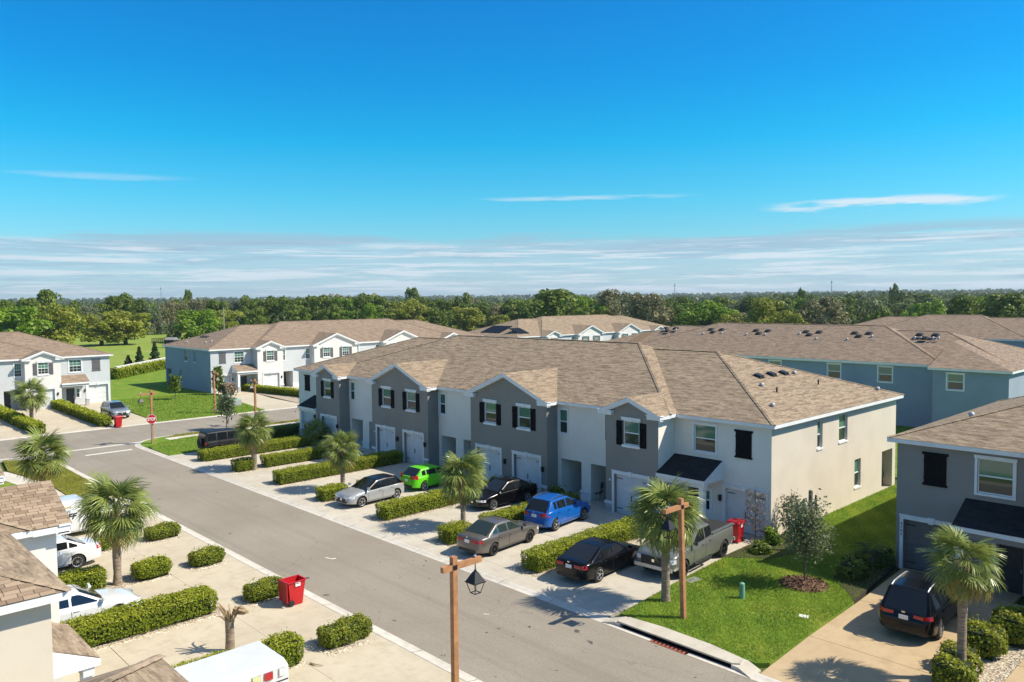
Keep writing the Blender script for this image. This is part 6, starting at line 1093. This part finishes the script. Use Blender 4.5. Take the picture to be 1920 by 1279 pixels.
for body_, sz, zz, yy in (('SHERIFF', .43, 1.16, -.45), ('COUNTY', .15, 1.42, -.25)):
    o = link('lettering', text_mesh(body_, sz, 'ink', .004, .25 if sz > .2 else 0, .010 if sz > .2 else .002), sh, (sc_.sidex(.35, zz)+.022, yy, zz), (math.pi/2, 0, math.pi/2))
# white box van with warning lamps
vn = thing('box_van', 'white high-sided van roof with red and yellow side lamps at the bottom edge', 'van', (-21.42, 7.75, .055), 0, 'parked cars')
mb = MB(); hw_, y0, y1 = .86, -2.3, 2.82
mb.hexa([(-hw_, y0, .45), (hw_, y0, .45), (hw_, y1, .45), (-hw_, y1, .45), (-hw_, y0, 1.95), (hw_, y0, 1.95), (hw_, y1, 1.95), (-hw_, y1, 1.95)]); me = mb.mesh('box_body', 'dirty_white'); link('box_body', me, vn)
mb = MB(); mb.hexa([(-hw_, y0, 1.952), (hw_, y0, 1.952), (hw_, y1, 1.952), (-hw_, y1, 1.952), (-hw_+.08, y0+.15, 2.17), (hw_-.08, y0+.15, 2.17), (hw_-.08, y1-.10, 2.17), (-hw_+.08, y1-.10, 2.17)]); part('roof_cap', mb, 'paint_whitecar', vn)
mb = MB(); mb.hexa([(-.8, -3.2, .45), (.8, -3.2, .45), (.83, -2.3, .45), (-.83, -2.3, .45), (-.75, -3.1, 1.0), (.75, -3.1, 1.0), (.8, -2.3, 1.9), (-.8, -2.3, 1.9)]); part('cab', mb, 'dirty_white', vn)
mb = MB(); mb.box(-.10, .10, -1.4, -1.25, 2.2, 2.28); part('roof_antenna', mb, 'iron', vn)
for yy, m_, w in ((1.72, 'lens_yellow', .24), (2.08, 'lens_red', .24), (2.52, 'lens_clear', .14)):
    mb = MB(); mb.box(hw_-.02, hw_+.012, yy-.02, yy+w+.02, 1.70, 1.94); b_ = part('lamp_bezel', mb, 'chrome', vn); mb = MB(); mb.box(hw_, hw_+.045, yy, yy+w, 1.72, 1.92); part('lamp', mb, m_, b_)
mb = MB(); mb.box(hw_, hw_+.012, -2.2, 2.8, 1.55, 1.58); part('side_moulding', mb, 'plastic_black', vn)
mb = MB(); mb.box(-hw_-.02, -hw_+.35, -1.9, .2, 2.06, 2.075); 
for sg in (-1, 1):
    for yy in (1.6, -2.2): wheel(vn, sg*.78, yy, .37, sg, 'rim_silver', 8)
mb = MB(); mb.box(-.82, .82, 2.82, 2.92, .45, .62); part('rear_step', mb, 'steel', vn)
mb = MB(); mb.box(-.78, -.04, 2.821, 2.835, .7, 1.85); mb2 = MB(); mb2.box(.04, .78, 2.821, 2.835, .7, 1.85); part('rear_door', mb, 'paint_whitecar', vn); part('rear_door', mb2, 'paint_whitecar', vn)

# ------------------------------------------------------------------ street furniture
def lamp_post(label, x, y, rz, h=4.67, z=.1, lean=0):
    t = thing('lamp_post', label, 'lamp post', (x, y, z), rz, 'timber lamp posts'); t.rotation_euler = (0, lean, rz); mb = MB(); mb.box(-.085, .085, -.085, .085, -.3, h); part('post', mb, 'wood_post', t)
    mb = MB(); za = h-.32; mb.box(-.07, .07, -.45, 1.08, za-.085, za+.085); arm = part('cross_arm', mb, 'wood_post', t)
    mb = MB(); mb.box(-.10, .10, -.07, .07, za-.07, za+.07); part('bracket', mb, 'iron', t)
    mb = MB(); mb.lathe([(0, .10), (.035, .085), (.05, .05), (.035, .012), (.0, 0)], 10, (0, .86, za+.085)); part('finial', mb, 'galv', t, smooth=True)
    mb = MB(); mb.tube([(0, .86, za-.08), (0, .86, za-.36)], [.018, .018], 6); part('hanger', mb, 'iron', t)
    zl = za-.36; ln = link('lantern', None, t, (0, .86, zl)); mb = MB(); a, b = .06, .22; mb.hexa([(-b, -b, -.30), (b, -b, -.30), (b, b, -.30), (-b, b, -.30), (-a, -a, 0), (a, -a, 0), (a, a, 0), (-a, a, 0)]); mb.box(-b-.015, b+.015, -b-.015, b+.015, -.325, -.30); mb.lathe([(.0, .08), (.04, .06), (.05, 0)], 8); part('lantern_roof', mb, 'iron', ln)
    for sx in (-1, 1):
        for sy in (-1, 1): mb = MB(); mb.bar((sx*.2, sy*.2, -.32), (sx*.11, sy*.11, -.66), .022, .022); part('lantern_bar', mb, 'iron', ln)
    mb = MB(); [mb.bar((sx*.11, -.12, -.66), (sx*.11, .12, -.66), .022, .022) for sx in (-1, 1)]; [mb.bar((-.12, sy*.11, -.66), (.12, sy*.11, -.66), .022, .022) for sy in (-1, 1)]; part('lantern_base', mb, 'iron', ln)
    mb = MB(); mb.tube([(0, 0, -.33), (0, 0, -.42)], [.05, .04], 8); part('bulb_holder', mb, 'iron', ln); return t
lamp_post('timber lamp post with hanging lantern in the foreground street edge', -18.1, 14.75, 0)
lamp_post('timber lamp post on the front lawn beside the palm', -17.05, 25.3, math.pi, lean=.03)
lp = lamp_post('timber lamp post carrying the stop sign at the corner', -71.75, 24.5, math.pi)
lamp_post('timber lamp post on the lawn across the cross street', -86.1, 36.2, -math.pi/2); lamp_post('timber lamp post on the verge near the driveway of the pale townhouse', -74.0, 35.2, math.pi/2)
ss = thing('stop_sign', 'red octagonal stop sign on the corner post', 'sign', (-71.62, 24.42, .1), rad(-12)); mb = MB(); mb.tube([(0, 0, 0), (0, 0, 2.45)], [.035, .035], 8); part('pole', mb, 'galv', ss)
def octo(r, x0, x1, m_, nm, par):
    mb = MB(); P = [(r*math.cos(rad(22.5+45*k)), r*math.sin(rad(22.5+45*k))) for k in range(8)]; i = 0; mb.v = [(x0, a, b) for a, b in P]+[(x1, a, b) for a, b in P]; mb.f = [tuple(range(7, -1, -1)), tuple(range(8, 16))]+[(k, (k+1) % 8, 8+(k+1) % 8, 8+k) for k in range(8)]; mb.uv = [[]]*10; mb.mi = [0]*10; return part(nm, mb, m_, par, loc=(.06, 0, 2.12))
octo(.44, 0, .01, 'sign_white', 'sign_border', ss); octo(.415, .0101, .014, 'sign_red', 'sign_plate', ss); link('lettering', text_mesh('STOP', .30, 'sign_white', .002, 0, .008), ss, (.06+.018, 0, 2.12), (math.pi/2, 0, math.pi/2), (.92, 1.25, 1))
def bin_(label, x, y, rz, lid='closed', z=.055, sticker=True, side=1):
    t = thing('wheelie_bin', label, 'bin', (x, y, z), rz, 'red wheelie bins'); H_ = 1.02; mb = MB()
    b0, b1 = (.24, .27), (.30, .37)
    def ring(s, zz): w = b0[0]+(b1[0]-b0[0])*s; d = b0[1]+(b1[1]-b0[1])*s; return [(-w, -d, zz), (w, -d, zz), (w, d, zz), (-w, d, zz)]
    lv = [(0, .02), (.35, .35), (.78, .74), (.80, .76), (1, H_)]; R0 = [ring(s+(.10 if k > 2 else 0), zz) for k, (s, zz) in enumerate(lv)]
    for k in range(len(R0)-1):
        for j in range(4): mb.quad([R0[k][j], R0[k][(j+1) % 4], R0[k+1][(j+1) % 4], R0[k+1][j]])
    I = [ring(.96, H_), ring(.05, .08)]
    for j in range(4): mb.quad([I[0][(j+1) % 4], I[0][j], I[1][j], I[1][(j+1) % 4]])
    mb.quad(I[1]); mb.quad(R0[0][::-1]); part('tub', mb, 'bin_red', t)
    mb = MB(); w, d = .35, .42; mb.box(-w, w, -d, -d+.05, H_-.04, H_); mb2 = MB(); mb.box(-w, w, d-.05, d, H_-.04, H_); mb.box(-w, -w+.04, -d+.05, d-.05, H_-.04, H_); mb.box(w-.04, w, -d+.05, d-.05, H_-.04, H_); part('rim_band', mb, 'bin_red', t)
    if lid == 'closed': mb = MB(); mb.hexa([(-.36, -.43, H_+.002), (.36, -.43, H_+.002), (.36, .43, H_+.002), (-.36, .43, H_+.002), (-.30, -.36, H_+.09), (.30, -.36, H_+.09), (.30, .40, H_+.07), (-.30, .40, H_+.07)]); part('lid', mb, 'bin_red', t)
    else: mb = MB(); mb.hexa([(-.34, .43, .18), (.34, .43, .18), (.34, .47, .18), (-.34, .47, .18), (-.34, .44, 1.04), (.34, .44, 1.04), (.34, .50, 1.04), (-.34, .50, 1.04)]); part('lid', mb, 'bin_red_dark', t); mb = MB(); mb.tube([(.36, .46, .25), (.37, .44, .98)], [.018, .018], 6); part('lid_rod', mb, 'galv', t)
    mb = MB(); mb.tube([(-.26, .46, H_-.03), (.26, .46, H_-.03)], [.02, .02], 6); part('handle_bar', mb, 'bin_red_dark', t)
    for sg in (-1, 1):
        mb = MB(); mb.lathe([(0, -.03), (.11, -.03), (.13, 0), (.11, .03), (0, .03)], 16, axis='x'); mb.lathe([(.0, .034*sg), (.05, .034*sg)], 10, axis='x'); part('wheel', mb, 'rubber', t, loc=(sg*.29, .24, .13), smooth=True)
    if sticker: mb = MB(); mb.box(*sorted((side*.325, side*.336)), -.14, .08, .80, .95); k_ = part('sticker', mb, 'sign_white', t); mb = MB(); mb.box(*sorted((side*.3361, side*.338)), -.12, .06, .90, .93); part('sticker_band', mb, 'ink', k_)
    return t
bin_('open red wheelie bin standing at the kerb beside a shrub', -29.25, 15.35, math.pi, 'open', side=-1); bin_('closed red wheelie bin behind the silver pickup', -20.72, 35.4, .1); bin_('closed red wheelie bin at the kerb by the left driveway', -83.75, 25.35, math.pi/2)
# utility bits
mb = MB(); mb.lathe([(.0, .66), (.06, .655), (.105, .62), (.115, .56), (.115, -.05)], 16); tag(part('utility_pedestal', mb, 'pvc_green', None, smooth=True, loc=(-16.5, 28.7, .1)), 'round-topped green utility pedestal on the front lawn', 'pedestal')
def plate(label, x, y, w, l, m_, rz=0, frame=None):
    t = thing('access_cover', label, 'cover', (x, y, .1), rz, 'ground access covers'); mb = MB(); mb.box(-w/2, w/2, -l/2, l/2, -.05, .022); part('frame', mb, frame or 'concrete_kerb', t); mb = MB(); mb.box(-w/2+.04, w/2-.04, -l/2+.04, l/2-.04, 0, .03); part('lid', mb, m_, t)
plate('small white square cover set in the front lawn', -13.85, 28.7, .36, .3, 'sign_white', .3, 'sign_white'); plate('grey rectangular meter cover by the drive edge', -19.1, 29.05, .75, .42, 'steel', 1.4)
t = thing('utility_box', 'low grey-green transformer box on the lawn across the cross street', 'utility box', (-90.2, 40.2, .1), .2); mb = MB(); mb.box(-.7, .7, -.6, .6, 0, .7); part('case', mb, 'steel', t); mb = MB(); mb.hexa([(-.72, -.62, .7), (.72, -.62, .7), (.72, .62, .7), (-.72, .62, .7), (-.68, -.58, .82), (.68, -.58, .82), (.68, .58, .76), (-.68, .58, .76)]); part('lid', mb, 'pvc_green', t); mb = MB(); mb.box(.7, .715, -.5, .5, .08, .62); part('door', mb, 'steel', t)
mb = MB(); mb.lathe([(.0, 1.2), (.12, 1.18), (.15, 1.1), (.15, -.05)], 12); tag(part('marker_post', mb, 'sign_white', None, smooth=True, loc=(-92.9, 40.8, .1)), 'short white marker post beside the transformer box', 'post')
# cactus by the side wall
t = thing('cactus', 'tall brown-grey columnar cactus rising behind the young oak', 'cactus', (-17.3, 36.4, .12)); mb = MB(); mb.tube([(0, 0, 0), (0, 0, 1.6), (.02, 0, 2.95), (.02, 0, 3.0)], [.10, .10, .10, .05], 9); part('stem', mb, 'bark', t, smooth=True)
for a, z0, z1, L in ((.75, 2.1, 2.75, .26), (-2.3, 1.9, 2.55, .3), (.3, 1.2, 1.7, .22)): mb = MB(); mb.tube([(0, 0, z0), (math.cos(a)*L, math.sin(a)*L, z0+.05), (math.cos(a)*L, math.sin(a)*L, z1)], [.07, .07, .05], 8); part('branch', mb, 'bark', t, smooth=True)
# porch chairs
def chair(label, x, y, rz):
    t = thing('porch_chair', label, 'chair', (x, y, .06), rz, 'porch chairs'); mb = MB(); mb.box(-.27, .27, -.26, .26, .40, .45); part('seat', mb, 'fence_dark', t); mb = MB(); mb.hexa([(-.27, .24, .45), (.27, .24, .45), (.27, .29, .45), (-.27, .29, .45), (-.27, .36, 1.0), (.27, .36, 1.0), (.27, .40, 1.0), (-.27, .40, 1.0)]); part('backrest', mb, 'fence_dark', t)
    for sx in (-1, 1):
        for sy in (-1, 1): mb = MB(); mb.bar((sx*.26, sy*.24, 0), (sx*.26, sy*.24, .64 if sy < 0 else .45), .035, .035); part('leg', mb, 'sign_white', t)
        mb = MB(); mb.bar((sx*.27, -.26, .64), (sx*.27, .3, .64), .06, .03); part('armrest', mb, 'sign_white', t)
chair('white-framed porch chair in the shaded entry right of the blue crossover', -31.2, 36.9, .1); chair('porch chair at the entry of the pale blue townhouse', -103.6, 58.6, math.pi/2)
t = thing('barbecue_grill', 'covered black barbecue grill in the lanai at the rear of the cream wall', 'grill', (-20.2, 51.9, .1), .2); mb = MB(); mb.box(-.3, .3, -.5, .5, .55, .9); part('firebox', mb, 'iron', t); mb = MB(); mb.lathe([(0, .35), (.2, .3), (.3, .16), (.34, 0)], 14, (0, 0, .9)); part('hood', mb, 'iron', t, smooth=True)
for sx in (-1, 1):
    for sy in (-1, 1): mb = MB(); mb.bar((sx*.25, sy*.42, 0), (sx*.25, sy*.42, .55), .05, .05); part('leg', mb, 'iron', t)
# masts, meadow fence and far house
for k, (px, d, ty, lab) in enumerate(((305, 1900, 537, 'thin radio mast on the skyline at left'), (1265, 1500, 531, 'thin radio mast on the skyline right of the middle'), (1558, 1500, 525, 'tallest thin radio mast on the skyline at right'))):
    x, y = at(px, d); h = CAM_H+(hor(px)-ty)/1474*d*math.cos(math.atan((px-960)/1474)); t = thing('radio_mast', lab, 'mast', (x, y, 0), 0, 'radio masts'); mb = MB(); mb.tube([(0, 0, 0), (0, 0, h*.7), (0, 0, h)], [.9, .7, .25], 4); part('shaft', mb, 'steel', t); mb = MB(); mb.tube([(0, 0, h*.86), (0, 0, h*.93)], [1.6, 1.6], 8); part('antenna_ring', mb, 'steel', t)
x, y = at(421, 230); tag(part('flag_pole', (lambda m: (m.tube([(0, 0, 0), (0, 0, 11.0)], [.16, .1], 8), m)[1])(MB()), 'galv', None, loc=(x, y, 0)), 'plain metal pole standing behind the pale blue townhouse roof', 'pole')
x, y = at(1670, 470); t = thing('far_house', 'pale distant house among the trees at right', 'house', (x, y, -1), 2.2); mb = MB(); mb.box(-10, 10, -5, 5, 0, 6); part('wall', mb, 'far_house', t); mb = MB(); mb.hexa([(-10.6, -5.6, 6), (10.6, -5.6, 6), (10.6, 5.6, 6), (-10.6, 5.6, 6), (-7, -.1, 9), (7, -.1, 9), (7, .1, 9), (-7, .1, 9)]); part('roof', mb, 'far_roof', t); mb = MB(); mb.box(2, 8, -8, -5, 0, 4.5); part('wing', mb, 'far_house', t); mb = MB(); mb.hexa([(1.5, -8.5, 4.5), (8.5, -8.5, 4.5), (8.5, -4.9, 4.5), (1.5, -4.9, 4.5), (4.9, -8.5, 6.6), (5.1, -8.5, 6.6), (5.1, -4.9, 6.6), (4.9, -4.9, 6.6)]); part('wing_roof', mb, 'far_roof', t)
for k in range(5): mb = MB(); mb.box(-9+k*2.2, -7.6+k*2.2, -5.04, -5.0, 3.6, 5.0); part('window', mb, 'glass_lower', t)
x0, y0 = at(285, 262); x1, y1 = at(330, 268); f = thing('meadow_fence', 'dark rail fence at the meadow edge left of the pale blue roof', 'fence', (x0, y0, 0)); n = 12
for k in range(n+1): mb = MB(); mb.box(-.09, .09, -.09, .09, 0, 1.5); part('fence_post', mb, 'fence_dark', f, loc=((x1-x0)*k/n, (y1-y0)*k/n, 0))
for z in (.5, .95, 1.4): mb = MB(); mb.bar((0, 0, z), (x1-x0, y1-y0, z), .06, .12); part('rail', mb, 'fence_dark', f)
x, y = at(322, 235); t = thing('shed', 'small dark shed at the meadow edge beside the pale blue roof', 'shed', (x, y, 0), .5); t.scale = (.5, .5, .75); mb = MB(); mb.box(-3, 3, -2, 2, 0, 2.8); part('wall', mb, 'fence_dark', t); mb = MB(); mb.hexa([(-3.2, -2.2, 2.8), (3.2, -2.2, 2.8), (3.2, 2.2, 2.8), (-3.2, 2.2, 2.8), (-3.2, -.1, 3.7), (3.2, -.1, 3.7), (3.2, .1, 3.7), (-3.2, .1, 3.7)]); part('roof', mb, 'far_roof', t)

# ------------------------------------------------------------------ haze over the plain
mb = MB(); mb.box(-6450, 6450, -6450, 6450, -1.2, 75); hz_ = part('haze', mb, 'ground', None); hm = bpy.data.materials.new('haze_air'); hm.use_nodes = True; ht = hm.node_tree; ht.nodes.clear(); ho = ht.nodes.new('ShaderNodeOutputMaterial'); hv = ht.nodes.new('ShaderNodeVolumePrincipled'); hv.inputs['Density'].default_value = .00010; hv.inputs['Color'].default_value = (.80, .90, 1.0, 1); hv.inputs['Anisotropy'].default_value = .2; ht.links.new(hv.outputs[0], ho.inputs['Volume']); hz_.data.materials.clear(); hz_.data.materials.append(hm); tag(hz_, 'thin pale haze over the wooded plain', 'haze', kind='stuff')
